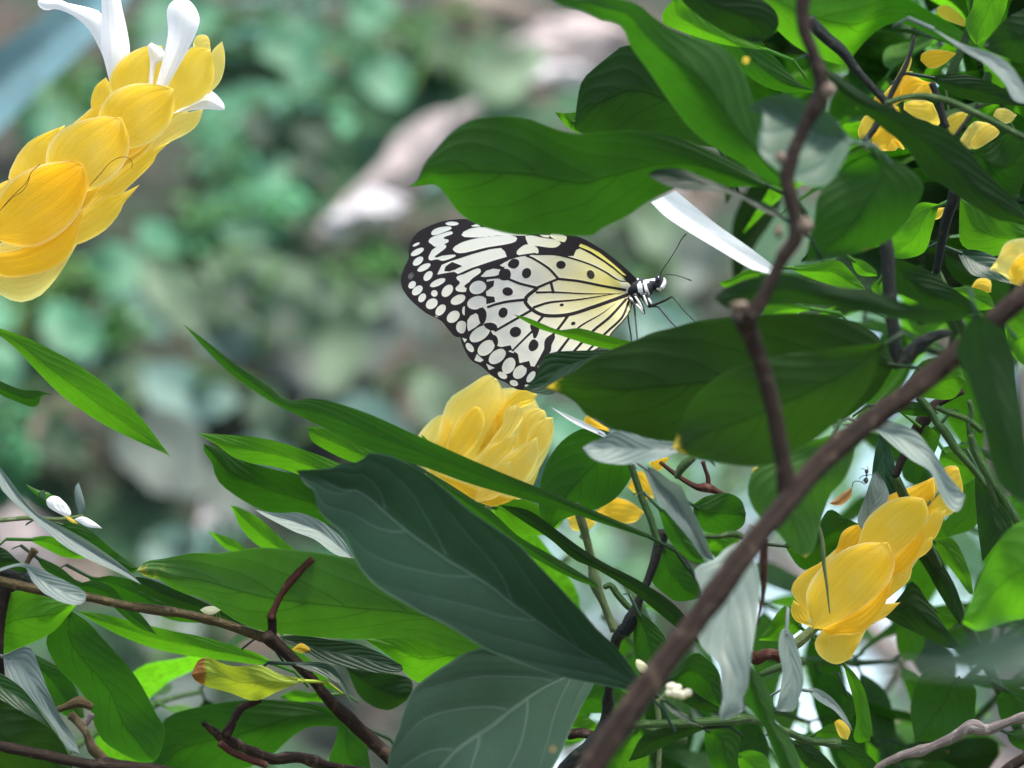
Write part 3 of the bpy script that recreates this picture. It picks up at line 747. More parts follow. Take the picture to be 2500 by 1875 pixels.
LEAVES = [
# --- lower left plant and the left plant
(P1,'a','-200,270 0,350 200,420 350,495 520,590 700,720 850,850 960,960 1080,1120 1180,1255','-200,270 0,400 120,500 250,640 400,790 560,910 720,1010 900,1100 1080,1180 1150,1215 1180,1255',1.20,'U','bright',.45,{'mid':.56}),
(P1,'a','-120,640 0,705 150,765 250,768 300,782 350,793','-120,690 0,795 100,840 220,882 262,862 278,808 350,797',1.21,'U','leaf',.4,{'wave':.4}),
(P2,'F','1415,1160 1300,1110 1200,1068 1100,1028 1000,985 900,940 800,895 720,868 660,860 615,868 603,850 560,820 500,780 450,740 395,700','1415,1168 1300,1130 1200,1097 1100,1070 1000,1040 920,1010 830,985 760,955 700,925 650,900 600,876 550,845 490,800 440,750 395,700',1.14,'U','leaf',.35,{'n':44,'wave':.5,'fold':.1}),
(P2,'F','830,1040 740,1003 680,980 620,960 560,945 500,940 425,935','830,1070 760,1045 690,1040 600,1010 540,1000 500,985 470,962 440,944 425,935',1.22,'U','bright',.4,{}),
(P2,'F','800,1140 720,1070 650,1030 560,1005 510,990 470,965 440,958','800,1160 700,1130 620,1115 560,1100 500,1065 468,1035 458,1000 440,975 440,958',1.235,'U','leaf',.45,{}),
(P2,'F','840,980 760,945 700,925 665,922','840,1012 760,998 700,970 672,950 665,922',1.21,'U','bright',.4,{}),
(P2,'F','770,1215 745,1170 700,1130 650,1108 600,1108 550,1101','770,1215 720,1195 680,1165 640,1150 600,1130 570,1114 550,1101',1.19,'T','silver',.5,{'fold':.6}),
(P2,'F','650,1200 610,1165 560,1120 520,1097 497,1091','620,1200 560,1180 520,1140 502,1100 497,1091',1.25,'U','bright',.4,{}),
(P2,'F','545,1195 500,1163 448,1147','540,1202 490,1187 448,1147',1.25,'U','bright',.4,{}),
(P2,'F','1130,1450 1090,1350 1000,1280 900,1235 818,1214 760,1206 708,1197 608,1185 550,1183 480,1195 416,1194 358,1206 314,1213 296,1232','1130,1455 1050,1430 960,1404 900,1378 757,1381 619,1370 560,1362 500,1335 442,1295 384,1277 340,1250 318,1247 296,1232',1.175,'U','worn',.45,{'n':34,'mid':.6,'wave':1.4}),
(P2,'F','1060,1410 950,1376 860,1372 785,1379','1060,1430 980,1440 905,1475 850,1425 785,1379',1.20,'U','bright',.4,{}),
(P2,'c','2420,1900 2377,1810 2212,1590 2100,1490 1990,1360 1880,1240 1730,1080 1640,985 1560,900 1400,790 1250,690 1100,560 940,430 850,375 700,310 570,290 520,305 510,350 380,360 300,395 200,402 65,410','2420,1900 2277,1890 2077,1850 1877,1810 1677,1750 1477,1670 1340,1620 1200,1530 1050,1440 900,1370 800,1310 640,1220 530,1120 470,1030 390,850 300,770 215,680 190,560 120,500 65,410',1.10,'T','shade',.10,{'n':48,'m':17,'mid':.47,'fold':.16,'wave':.6,'bend':-.004}),
(P2,'d','1800,950 1500,870 1200,832 950,872 800,960 650,1060 560,1150 510,1280 470,1420 420,1550 400,1700 380,1900 350,2100','1800,950 1800,1080 1720,1230 1640,1400 1560,1590 1450,1750 1200,1900 800,2050 350,2100',1.128,'T','sage',.2,{'n':40,'m':17,'fold':.12,'bend':-.004,'wave':.6}),
(P2,'b','-60,330 150,275 300,330 450,400 560,460 585,500','-60,350 160,300 220,400 300,480 420,540 500,558 570,540 585,500',1.15,'T','pale',.5,{'wave':1.3}),
(P2,'b','-150,120 30,180 110,250 220,330','-150,340 50,310 150,340 220,330',1.17,'U','dark',.5,{}),
(P2,'b','-150,650 0,520 60,480 130,462 250,482 370,522 515,562','-150,700 0,890 100,860 250,800 370,730 460,630 515,562',1.20,'U','bright',.45,{}),
(P2,'b','470,590 600,680 700,790 830,930 930,1060 1010,1200 1070,1320 1110,1380 1105,1480 1070,1580 1040,1615','470,590 380,700 310,790 350,920 420,1020 500,1090 600,1230 640,1380 700,1480 820,1560 950,1620 1040,1615',1.215,'U','leaf',.12,{'n':34,'mid':.55,'dt':.02,'wave':.6}),
(P2,'b','20,900 190,840 250,940 310,1100 420,1330 500,1450 540,1570','20,900 40,1020 100,1100 250,1230 380,1400 440,1520 540,1570',1.17,'T','pale',.3,{}),
(P2,'b','150,840 250,900 400,980 500,1100 560,1250 570,1320','150,840 200,1000 320,1180 400,1280 500,1330 570,1320',1.25,'U','leaf',.3,{}),
(P2,'b','-60,980 150,1120 330,1360 470,1560 500,1600','-60,1160 150,1280 320,1380 420,1480 500,1600',1.155,'T','leaf',.3,{}),
(P2,'b','-200,1100 0,1190 200,1290 350,1390 460,1560 500,1700','-200,1500 0,1700 250,1780 400,1780 500,1700',1.16,'U','olive',.4,{}),
(P2,'b','1850,952 1750,890 1600,840 1400,780 1150,730 900,670 700,620 510,590','1850,952 1750,962 1600,942 1400,920 1200,890 1000,840 800,760 650,680 510,590',1.23,'U','bright',.5,{}),
(P2,'b','1700,720 1500,600 1380,540 1200,460 1000,380 920,368','1700,735 1500,655 1300,600 1150,560 1000,490 890,420 920,368',1.20,'U','dark',.5,{}),
(P2,'b','240,225 400,300 540,405 640,390 760,440 830,520 950,620 1060,758','240,225 290,310 450,420 600,480 750,560 850,650 950,720 1060,758',1.21,'U','leaf',.4,{}),
(P2,'b','560,340 650,372 740,360 880,385 1000,420 1150,510 1280,600 1350,680','560,340 640,420 760,480 900,560 1050,620 1200,670 1350,680',1.225,'U','leaf',.4,{}),
(P2,'b','-40,-420 0,-372 80,-270 180,-130 260,-50 400,20 600,130 860,320 955,423','-40,-420 0,-240 100,-130 200,-40 300,50 450,170 620,260 800,340 955,423',1.16,'T','pale',.45,{'mid':.35,'fold':.7}),
(P2,'b','380,0 540,10 640,80 780,200 930,305','380,0 480,100 600,200 750,290 900,345 930,305',1.20,'U','leaf',.4,{}),
(P2,'b','180,110 300,92 420,112 520,180 592,237','180,110 330,190 430,235 540,247 592,237',1.22,'U','bright',.5,{}),
(P2,'b','2060,1060 1900,1030 1760,965 1600,975 1500,955 1410,908 1340,930 1293,1030','2060,1070 1900,1130 1720,1205 1550,1150 1400,1110 1320,1070 1293,1030',1.17,'U','yellow_leaf',.4,{'wave':1.5}),
(P2,'b','2500,1400 2212,1250 1900,1200 1600,1205 1300,1255 1110,1330 1060,1520 1000,1700','2500,1400 2100,1380 1970,1450 1850,1560 1700,1650 1300,1730 1000,1700',1.26,'U','leaf',.4,{'n':32}),
(P2,'b','2200,1100 2110,1150 2000,1130 1880,1180','2200,1220 2110,1210 2000,1215 1880,1180',1.27,'U','bright',.4,{}),
(P2,'d','-350,775 -200,762 0,790 200,820 350,880 500,965','-350,790 -150,880 0,950 200,990 380,1020 505,1005 500,965',1.19,'T','dark',.3,{'wave':.3,'fold':.15}),
(P2,'d','-260,945 0,955 100,1060 190,1290','-260,950 60,1080 130,1180 190,1290',1.17,'T','shade',.5,{}),
(P2,'d','120,960 350,1010 560,1060 570,1180','120,960 220,1180 400,1270 570,1180',1.25,'U','dark',.4,{}),
(P2,'d','80,1280 200,1350 260,1500 300,1720','80,1280 60,1450 20,1659 300,1720',1.23,'U','leaf',.3,{}),
(P2,'d','-330,720 -200,860 -60,980 60,1150','-330,720 -260,900 -120,1060 60,1150',1.24,'U','bright',.4,{}),
# --- around the green stems under the butterfly
(P3,'h','-505,-120 -300,-80 -100,60 60,180 220,280 420,380 640,520 760,640 850,820','-505,-120 -330,0 -150,120 0,250 150,315 400,470 560,600 700,715 850,820',1.17,'U','dark',.4,{'n':36,'wave':.5,'petiole':False}),
(P3,'c','900,388 1080,490 1250,600 1400,700 1560,850 1800,990 2060,1150 2115,1205','900,388 1000,490 1150,620 1300,750 1500,890 1700,1020 1950,1150 2115,1205',1.15,'U','leaf',.4,{'n':32,'wave':.5}),
(P3,'e','660,1040 450,960 330,960 200,1040 110,1160 60,1290 40,1450 60,1560 130,1640','660,1040 700,1200 640,1330 560,1430 440,1500 300,1540 200,1575 130,1640',1.19,'U','leaf',.4,{'n':32}),
(P3,'c','1380,652 1480,610 1600,605 1690,640 1740,710 1890,722','1380,652 1420,720 1500,820 1600,850 1780,835 1890,722',1.24,'U','bright',.5,{}),
(P3,'e','980,1060 800,1030 560,970 470,1020 380,1060 335,1090','980,1120 800,1170 620,1200 450,1180 380,1140 335,1090',1.09,'T','pale',.4,{}),
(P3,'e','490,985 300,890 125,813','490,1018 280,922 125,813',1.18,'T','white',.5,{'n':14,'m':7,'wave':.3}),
(P3,'h','460,-390 560,-350 650,-280 730,-240 770,-150 830,-30 900,130 950,262','460,-390 510,-260 580,-130 690,0 790,120 860,220 950,262',1.12,'T','pale',.12,{'fold':.8,'mid':.45}),
(P3,'h','560,-120 740,0 830,130 885,295','560,-120 640,110 760,240 885,295',1.14,'U','leaf',.3,{}),
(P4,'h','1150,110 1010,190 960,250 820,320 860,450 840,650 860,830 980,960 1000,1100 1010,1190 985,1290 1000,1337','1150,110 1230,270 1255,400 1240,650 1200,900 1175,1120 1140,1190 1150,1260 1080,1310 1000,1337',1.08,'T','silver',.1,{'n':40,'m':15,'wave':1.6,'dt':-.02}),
(P3,'h','600,150 540,300 530,400 610,480 700,535 865,512','600,150 700,180 790,290 870,420 885,470 865,512',1.20,'U','leaf',.4,{}),
(P3,'h','430,590 405,760 420,920 470,980 580,1010','430,590 540,680 620,780 640,880 580,1010',1.18,'U','leaf',.3,{}),
(P3,'h','620,1075 820,880 900,920 980,1010 1010,1160 1000,1255','620,1075 780,1120 880,1190 1000,1255',1.16,'U','leaf',.4,{}),
(P3,'h','640,1050 820,1080 960,1150 1010,1240 1000,1290','640,1050 700,1180 850,1270 1000,1290',1.19,'U','dark',.4,{}),
(P3,'h','1190,955 1270,1050 1340,1200 1370,1350 1450,1430 1520,1590 1560,1750','1190,955 1150,1110 1180,1240 1270,1360 1330,1500 1390,1659 1450,1800 1560,1750',1.09,'U','leaf',.15,{'n':34,'fold':.6}),
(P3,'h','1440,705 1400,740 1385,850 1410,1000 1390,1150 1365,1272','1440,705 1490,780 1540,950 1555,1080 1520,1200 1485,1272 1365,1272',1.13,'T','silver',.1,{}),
(P5,'h','1545,705 1500,590 1430,565 1370,620 1320,700 1248,797','1545,720 1440,790 1370,800 1248,797',1.22,'U','bright',.4,{}),
(P5,'h','1568,1128 1640,1120 1740,1180 1830,1290 1888,1412','1568,1128 1660,1210 1760,1270 1840,1360 1888,1412',1.17,'T','pale',.4,{}),
(P5,'h','1820,943 1900,1020 1960,1120 1995,1250 2015,1400 2000,1475','1820,943 1850,1060 1890,1200 1910,1340 1890,1450 1920,1490 2000,1475',1.20,'U','bright',.25,{}),
(P5,'h','1830,1120 1890,1180 1905,1280 1870,1350','1830,1120 1810,1220 1830,1310 1870,1350',1.24,'U','leaf',.3,{}),
(P3,'h','890,1390 1110,1395 1115,1550 1100,1760','890,1390 885,1480 940,1659 1100,1760',1.22,'U','leaf',.3,{}),
(P3,'h','910,1368 700,1370 560,1400 460,1450 370,1615','910,1388 780,1440 600,1520 480,1585 370,1615',1.16,'U','dark',.5,{}),
(P3,'h','1480,1475 1600,1500 1700,1580 1830,1730','1480,1475 1520,1580 1600,1665 1830,1730',1.20,'U','dark',.4,{}),
(P3,'h','1770,1495 1850,1468 1940,1530 2040,1620 2100,1730','1770,1495 1800,1600 1900,1700 2100,1730',1.20,'U','leaf',.4,{}),
(P3,'h','1595,1440 1680,1390 1750,1360 1800,1400 1812,1462','1595,1440 1700,1468 1812,1462',1.24,'U','bright',.4,{}),
(P3,'h','580,1170 720,1270 820,1340 895,1384','580,1170 640,1265 760,1345 895,1384',1.13,'T','shade',.5,{}),
(P3,'h','0,1100 150,1080 330,1130 380,1250','0,1300 120,1290 280,1285 380,1250',1.24,'U','leaf',.4,{}),
(P3,'h','-60,1250 60,1290 170,1370 180,1400','-60,1480 60,1470 180,1400',1.25,'U','bright',.4,{}),
(P3,'h','1100,1560 1200,1540 1300,1580 1360,1750','1100,1560 1130,1680 1250,1800 1360,1750',1.26,'U','bright',.4,{}),
(P3,'h','1480,1560 1560,1590 1640,1660 1720,1760','1480,1560 1500,1660 1600,1760 1720,1760',1.23,'U','bright',.4,{}),
(P3,'g','-20,500 60,450 210,425 300,470 335,560','-20,500 -10,610 70,690 240,690 320,640 335,560',1.17,'U','leaf',.4,{}),
(P3,'g','60,700 170,690 290,720 260,790 130,860','60,700 80,800 130,860',1.2,'U','bright',.4,{}),
# --- big leaves round the butterfly and on the front branch
(P4,'m','3000,1260 2800,1120 2600,1020 2400,940 2200,890 2000,880 1670,902 1500,858 1350,800 1200,780 980,810 850,880 740,1000 660,1100 600,1220 538,1264','3000,1260 2700,1262 2400,1258 2212,1330 2000,1470 1850,1540 1780,1590 1450,1580 1300,1588 1150,1560 1000,1510 880,1430 800,1320 740,1252 620,1256 538,1264',1.10,'U','leaf',.42,{'n':52,'m':17,'mid':.48,'fold':.18}),
(P4,'i','1740,1490 1600,1385 1400,1295 1200,1218 1000,1140 850,1140 775,1176','1740,1498 1550,1425 1400,1335 1200,1290 1000,1285 850,1225 775,1176',1.06,'T','dark',.5,{}),
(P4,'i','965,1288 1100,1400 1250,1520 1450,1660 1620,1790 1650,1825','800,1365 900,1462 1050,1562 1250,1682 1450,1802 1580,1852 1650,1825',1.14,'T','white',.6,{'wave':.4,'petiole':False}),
(P4,'i','1260,1000 1150,600 900,380 640,300 540,360 430,450 335,545 300,700 283,872','1260,1000 1000,965 700,910 450,905 350,905 283,872',1.16,'U','dark',.45,{'n':32}),
(P4,'i','310,755 220,764 148,756','310,905 230,852 148,756',1.18,'U','bright',.4,{'n':14}),
(P4,'i','1745,1290 1720,1200 1600,950 1500,700 1420,480 1300,330 1050,240 900,170 790,90 700,20 300,-60 60,-60','1745,1290 1600,1240 1450,1130 1250,1010 1100,900 950,720 800,500 650,290 620,200 560,150 480,140 330,70 180,30 60,-60',1.06,'U','leaf',.38,{'n':44,'m':17,'fold':.45,'mid':.5}),
(P5,'i','1620,345 1460,280 1250,170 1100,60 960,-20','1620,345 1300,302 1150,262 1000,210 870,130 960,-20',1.14,'U','bright',.4,{}),
(P4,'i','930,-80 1300,-70 1560,0 1650,90 1662,170 1620,240 1560,280','930,-80 1050,50 1200,160 1350,240 1480,282 1560,280',1.10,'U','dark',.45,{}),
(P5,'k','300,-150 800,-120 1300,-60 1700,150 2000,350','300,-150 500,150 700,330 1000,440 1060,370 1200,220 1350,150 1500,200 1750,310 2000,350',1.26,'U','bright',.4,{'n':36}),
(P5,'k','-40,-60 300,120 480,330 700,560 860,640','-40,-60 -60,220 200,400 500,600 860,640',1.22,'U','leaf',.4,{}),
(P4,'k','1060,950 900,770 750,690 600,635 450,665 335,732','1060,950 940,1180 850,1257 700,1232 540,1140 430,1030 412,920 450,790 335,732',1.02,'T','sage',.3,{'mid':.35,'fold':.5,'n':32}),
(P4,'k','1200,1020 1050,1110 900,1220 820,1330 795,1500 760,1640 735,1782','1200,1020 1400,1110 1510,1200 1532,1290 1450,1440 1330,1600 1150,1690 950,1742 735,1782',1.055,'U','leaf',.25,{'n':32,'dt':.0}),
(P5,'k','850,450 1000,540 1150,640 1300,720 1500,800 1700,880 1830,1000 1950,1150 2100,1300 2270,1500','850,450 920,560 1050,700 1180,800 1300,900 1420,1000 1550,1180 1700,1270 1850,1380 2050,1490 2270,1500',1.09,'U','dark',.4,{'n':36}),
(P5,'k','1560,170 1800,300 2000,360 2120,440 2290,700','1560,170 1800,340 1950,430 2080,560 2150,680 2290,700',1.08,'T','pale',.5,{}),
(P5,'k','2420,-50 2212,60 2100,120 2000,220 1930,315','2420,300 2200,420 2080,385 1980,345 1930,315',1.12,'U','dark',.4,{}),
(P5,'k','2110,-80 2090,60 2000,230 1890,300','2110,-80 1900,-60 1860,60 1815,150 1845,245 1890,300',1.2,'U','bright',.4,{}),
(P5,'k','1560,510 1800,500 2000,560 2270,720','1560,510 1700,620 1900,690 2270,720',1.16,'U','dark',.4,{}),
(P5,'k','1840,1010 2000,960 2150,880 2310,900','1840,1010 2000,1240 2150,1330 2310,900',1.22,'U','leaf',.4,{}),
(P5,'k','1640,1380 1500,1372 1420,1490 1300,1620 1265,1680 1300,1735','1640,1380 1590,1560 1540,1700 1400,1748 1300,1735',1.17,'U','bright',.4,{}),
(P5,'k','2320,1560 2100,1480 1950,1400 1780,1335','2320,1560 2100,1710 1950,1722 1790,1650 1775,1500 1780,1335',1.21,'U','bright',.4,{}),
(P5,'f','610,280 780,260 950,235 1060,330 1145,432','610,280 750,350 900,400 1000,430 1145,432',1.16,'U','bright',.4,{}),
(P5,'f','1040,215 1130,240 1215,310 1220,345','1040,215 1090,330 1220,345',1.15,'U','bright',.4,{'n':14}),
(P5,'f','1250,350 1265,420 1240,495','1250,350 1180,420 1240,495',1.15,'U','bright',.4,{'n':14}),
(P4,'f','1900,610 1700,560 1400,520 1150,430 900,410 700,340 500,330 350,360 200,420 108,492','1900,615 1600,662 1300,622 1000,562 700,542 400,542 230,572 150,522 108,492',1.03,'U','dark',.3,{'n':36}),
(P5,'f','480,325 350,298 250,350 148,390','480,340 330,366 200,422 148,390',1.12,'U','bright',.4,{'n':14}),
(P5,'f','820,560 650,532 490,528 425,664','820,565 680,592 550,642 425,664',1.12,'U','bright',.4,{'n':14}),
(P5,'f','1320,210 1550,300 1700,400 1850,510 1920,590','1320,210 1330,420 1500,520 1700,602 1920,590',1.12,'U','dark',.4,{}),
(P5,'f','1690,425 1850,418 1970,460 2020,562','1690,425 1800,512 1900,572 2020,562',1.2,'U','bright',.4,{}),
(P5,'f','1750,165 1900,168 2040,230 2170,405','1750,165 1850,325 1990,362 2170,405',1.17,'T','shade',.5,{}),
(P5,'f','1660,180 1780,250 1900,330 1940,400','1660,180 1700,300 1800,400 1940,400',1.23,'U','leaf',.4,{}),
(P4,'f','1880,560 2050,700 2140,850 2180,1100 2230,1500 2270,1920','1880,560 1755,840 1820,1000 1900,1250 1950,1450 2040,1750 2270,1920',.99,'U','dark',.15,{'n':36}),
(P5,'f','2330,450 2150,560 2080,650 2120,860','2330,950 2212,945 2120,860',1.16,'U','bright',.4,{}),
(P5,'f','1420,1140 1600,960 1740,890 1815,1050','1420,1140 1600,1172 1740,1165 1815,1050',1.16,'U','bright',.4,{}),
(P5,'f','1300,1215 1450,1190 1560,1215 1640,1270','1300,1215 1400,1275 1540,1290 1640,1270',1.18,'U','leaf',.4,{}),
(P5,'f','1480,1330 1560,1350 1640,1430 1600,1560','1480,1330 1490,1450 1540,1540 1600,1560',1.19,'U','bright',.4,{}),
(P5,'f','1660,1500 1780,1480 1900,1500 1980,1640','1660,1500 1640,1620 1750,1760 1980,1640',1.22,'U','bright',.4,{}),
(P4,'e','2450,520 2300,300 2000,190 1700,180 1350,205 1090,235 950,275 800,312 700,360 540,420 420,470 300,560 200,612 88,682','2450,520 2300,750 2000,950 1600,1040 1300,1060 930,1045 700,1010 560,970 450,900 370,870 290,780 200,727 88,682',1.10,'U','olive',.38,{'n':52,'m':17,'fold':.15}),
(P4,'e','2380,380 2000,420 1600,480 1300,580 1100,740 1030,860 985,970 945,1092','2380,380 2250,700 2000,960 1800,1100 1600,1200 1450,1212 1250,1188 1080,1150 945,1092',1.05,'U','olive',.38,{'n':44,'m':17,'fold':.15}),
(P3,'e','560,425 350,430 150,440 80,470 40,560 0,640 -66,692','560,425 420,500 300,575 200,645 150,722 60,727 -66,692',1.165,'T','dark',.2,{'mid':.6,'wave':.4}),
(P3,'w','1680,940 1550,910 1400,870 1250,832 1120,845 1000,800 900,760 812,741','1680,945 1500,977 1350,952 1220,912 1100,872 1000,842 900,792 812,741',1.17,'U','bright',.5,{'wave':.4,'n':30}),
# --- right lower
(P4,'g','920,30 700,100 500,200 380,280 345,420 400,550 550,690 650,810 735,862','920,30 1060,100 1000,330 920,420 860,560 820,700 790,812 735,862',1.09,'U','worn',.2,{'n':34}),
(P5,'g','590,775 700,700 830,620 900,535 1000,590 1120,642','590,775 720,942 850,892 950,822 1120,642',1.21,'U','leaf',.4,{}),
(P5,'g','1160,720 1088,620 1140,450 1190,300 1217,276','1160,720 1240,560 1300,450 1280,370 1217,276',1.19,'T','pale',.1,{}),
(P5,'g','1240,-10 1205,150 1190,350 1290,500','1240,-10 1320,150 1350,300 1362,420 1290,500',1.2,'T','shade',.1,{}),
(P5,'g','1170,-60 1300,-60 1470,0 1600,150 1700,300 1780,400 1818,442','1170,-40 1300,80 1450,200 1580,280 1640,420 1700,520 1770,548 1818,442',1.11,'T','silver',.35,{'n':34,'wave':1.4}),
(P5,'g','1880,230 2000,380 2100,560 2140,680 2030,760 1932,888','1880,230 1882,450 1898,650 1932,888',1.19,'U','dark',.2,{}),
(P5,'g','2330,540 2100,680 1960,900 1850,1150 1795,1302','2330,1250 2100,1292 1900,1352 1795,1302',1.06,'U','bright',.3,{'n':32}),
(P5,'g','1260,1255 1400,1090 1450,1015 1560,1150 1680,1330 1795,1475','1260,1255 1400,1332 1550,1402 1700,1472 1795,1475',1.21,'U','dark',.3,{}),
(P5,'g','1490,850 1590,780 1680,930 1760,1080 1805,1250 1782,1315','1490,850 1560,960 1650,1120 1740,1262 1782,1315',1.22,'U','dark',.25,{}),
(P5,'g','1580,735 1720,728 1790,820 1850,980 1872,1115','1580,735 1660,862 1760,992 1840,1102 1872,1115',1.2,'U','bright',.3,{}),
(P5,'g','1600,1195 1690,1190 1760,1240 1765,1300','1600,1195 1610,1290 1690,1345 1765,1300',1.24,'U','bright',.3,{}),
(P5,'g','1830,100 1885,350 1902,620 1850,675 1690,722','1830,100 1680,220 1780,330 1780,500 1655,645 1690,722',1.24,'U','bright',.3,{}),
(P5,'g','1660,-60 1645,50 1602,160 1480,372','1660,-60 1500,50 1398,200 1398,320 1480,372',1.23,'U','leaf',.3,{}),
(P5,'g','1360,1290 1480,1330 1540,1440 1480,1560','1360,1290 1350,1420 1390,1540 1480,1560',1.32,'U','bright',.3,{}),
(P5,'j','980,750 720,640 600,740 540,870 508,1050 530,1250 560,1385','980,750 1160,830 1167,1050 1150,1180 1000,1280 750,1382 560,1385',1.25,'U','leaf',.25,{'n':30}),
(P5,'j','1460,845 1388,950 1398,1080 1430,1170 1560,1245','1460,845 1659,860 1800,1000 1720,1180 1560,1245',1.25,'U','leaf',.3,{}),
(P5,'j','1480,1290 1620,1270 1760,1320 1800,1420','1480,1290 1520,1400 1640,1475 1800,1420',1.24,'U','leaf',.3,{}),
(P5,'j','640,1560 900,1420 1080,1350 1360,1370 1420,1520','640,1560 800,1720 1200,1760 1420,1520',1.36,'U','olive',.3,{}),
(P5,'j','1100,700 1300,720 1500,760 1760,700','1100,800 1300,850 1500,860 1760,820',1.3,'U','leaf',.3,{}),
(P5,'j','460,1420 640,1380 820,1400 900,1500','460,1420 560,1560 760,1600 900,1500',1.34,'U','olive',.3,{}),
(P4,'j','2500,150 1659,215 1300,275 1000,390 800,490 500,570 60,622','2500,620 1659,715 1200,745 900,700 500,655 60,622',.66,'T','sage',.25,{'n':30}),
]
for (pl, fr, A, B, d, mode, mat, k, kw) in LEAVES:
    blade('leaf', pl, fr, A, B, d, mode, mat, k, **kw)

# ---- woody stems of the front branch
mb = tube('branch', P4, 'F', '1180,1830 1290,1640 1400,1480 1520,1320 1620,1180 1700,1085 1790,985 1920,880 2060,770 2212,640 2420,470 2800,150 3300,-240', [.95, .96, .97, .98, .99, 1.0, 1.0, 1.02, 1.05], [32, 30, 27, 25, 24, 24, 24, 22, 18], 'bark', rough=.10, seg=130, sides=14, knots=[(.455, .10), (.2, .05)])
tube('side_branch', P4, 'F', '1705,1085 1690,990 1665,860 1640,770 1612,700 1608,680', [.985, .985, .98], [24, 20, 18, 17, 20, 24], 'bark', rough=.07, seg=44, sides=12, knots=[(.98, .15)])
tube('side_branch', P4, 'F', '1615,690 1650,640 1690,560 1720,505 1708,430 1700,375 1735,280 1775,195 1755,110 1735,50 1740,-60', [.98, .985, .99], [19, 15, 14, 17, 14, 17, 14, 17, 14, 15, 15], 'bark', seg=80, sides=12, rough=.08, knots=[(.36, .18), (.2, .1), (.62, .25)])
for i, (x, y, r, sq) in enumerate([(1598,662,17,(1.3,1,.75)), (1740,488,15,(1,1,1.4)), (1790,195,15,(1,1,1.1)), (1686,340,13,(1,1,1)), (1682,500,12,(.8,1,1.3))]):
    knob('bud_scar', P4, 'F', x, y, .972, r, 'scar', sq, i)
# foot of this plant
e = at(*px('F', 1180, 1830), .95)
tube3('trunk', P4, [e + Vector((.004, 0, .006)), e + Vector((-.03, .0, -.1)), (.0, 1.0, .7), (.02, 1.0, .3), (.02, 1.0, -.05)], [.0052, .006, .008, .010, .012], 'bark', sides=12, seg=40)

# ---- lower left twigs
tube('twig', P2, 'b', '-300,330 -60,380 180,440 400,485 580,502 850,562 1110,600 1210,612 1500,682 1760,772 1830,785 1950,900 2100,1050 2212,1190 2312,1290 2462,1430 2640,1600 2800,1800', [1.17, 1.17, 1.18, 1.19, 1.2], [34, 34, 34, 33, 31, 30, 38, 30, 31, 36, 46, 36, 34, 36, 44, 46, 48, 50], 'bark_tan', seg=120, sides=12, knots=[(.47, .2)])
tube('twig', P2, 'b', '1800,765 1840,800 1950,900 2100,1050 2212,1190 2312,1290 2462,1430 2640,1600', [1.172, 1.178, 1.19], [46, 45, 38, 36, 38, 46, 48, 50], 'bark', seg=60, sides=12, rough=.08)
tube('twig_stub', P2, 'b', '1835,790 1838,700 1835,640', 1.175, [36, 28, 26], 'bark', seg=16, knots=[(.9, .15)])
tube('twig_stub', P2, 'b', '1828,650 1850,590 1900,490 1960,400 2040,310 2110,242', 1.173, [30, 24, 22, 26, 28, 34], 'bark_red', seg=36, rough=.1)
tube('twig', P2, 'b', '-200,1470 0,1510 300,1572 600,1635 750,1648 1000,1660 1300,1720', 1.15, [36, 38, 36, 36, 44, 36, 36], 'bark', seg=70, rough=.08, knots=[(.62, .35)])
tube('twig', P2, 'b', '720,1640 690,1590 640,1540 605,1480 580,1420 545,1370 500,1320 475,1300', 1.16, [40, 36, 34, 26, 24, 26, 30, 34], 'bark_tan', seg=40, rough=.1, knots=[(.35, .2)])
tube('twig_stub', P2, 'b', '560,1380 600,1330 622,1295', 1.162, [24, 22, 24], 'bark_grey', seg=12)
tube('twig_stub', P2, 'b', '620,1250 540,1215 450,1245 370,1275', 1.2, [26, 36, 26, 20], 'bark_tan', seg=20, rough=.12)
tube('twig', P2, 'b', '2500,1690 2212,1640 1980,1590 1850,1605 1740,1560 1620,1510 1520,1470 1460,1420 1400,1375 1375,1355', [1.2, 1.19, 1.18], [30, 30, 40, 36, 34, 32, 38, 36, 22, 20], 'bark', seg=60, rough=.14, knots=[(.3, .3), (.75, .3)])
tube('twig', P2, 'b', '1520,1440 1550,1390 1580,1330 1620,1260 1700,1222 1760,1200', 1.185, [36, 32, 28, 30, 24, 20], 'bark', seg=30, rough=.14)
tube('twig', P2, 'b', '1480,1490 1560,1550 1680,1600 1800,1640', 1.175, [24, 26, 26, 28], 'bark_red', seg=24, rough=.12)
tube('trunk', P2, 'b', '-120,280 20,330 140,380 240,440', [1.2, 1.2, 1.21], [60, 66, 60, 30], 'bark_dark', seg=24, rough=.12)
tube('trunk', P2, 'b', '60,420 30,520 8,700 2,900 10,1100 0,1400 -40,1900', [1.2, 1.2, 1.21], [60, 40, 28, 26, 28, 30, 32], 'bark', seg=50, rough=.12)
tube('twig_stub', P2, 'b', '170,300 200,240 235,185', 1.17, [18, 20, 32], 'bark_tan', seg=14)
e = at(*px('b', -40, 1900), 1.21)
tube3('trunk', P2, [e, e + Vector((.01, .02, -.15)), (-.12, 1.3, .6), (-.10, 1.3, -.05)], [.0013, .004, .008, .012], 'bark', sides=10, seg=30)
e2 = at(*px('b', 2800, 1800), 1.2)
tube3('trunk', P2, [e2, e2 + Vector((.01, .02, -.12)), (-.06, 1.3, .6), (-.10, 1.3, -.05)], [.0018, .004, .008, .012], 'bark', sides=10, seg=30)

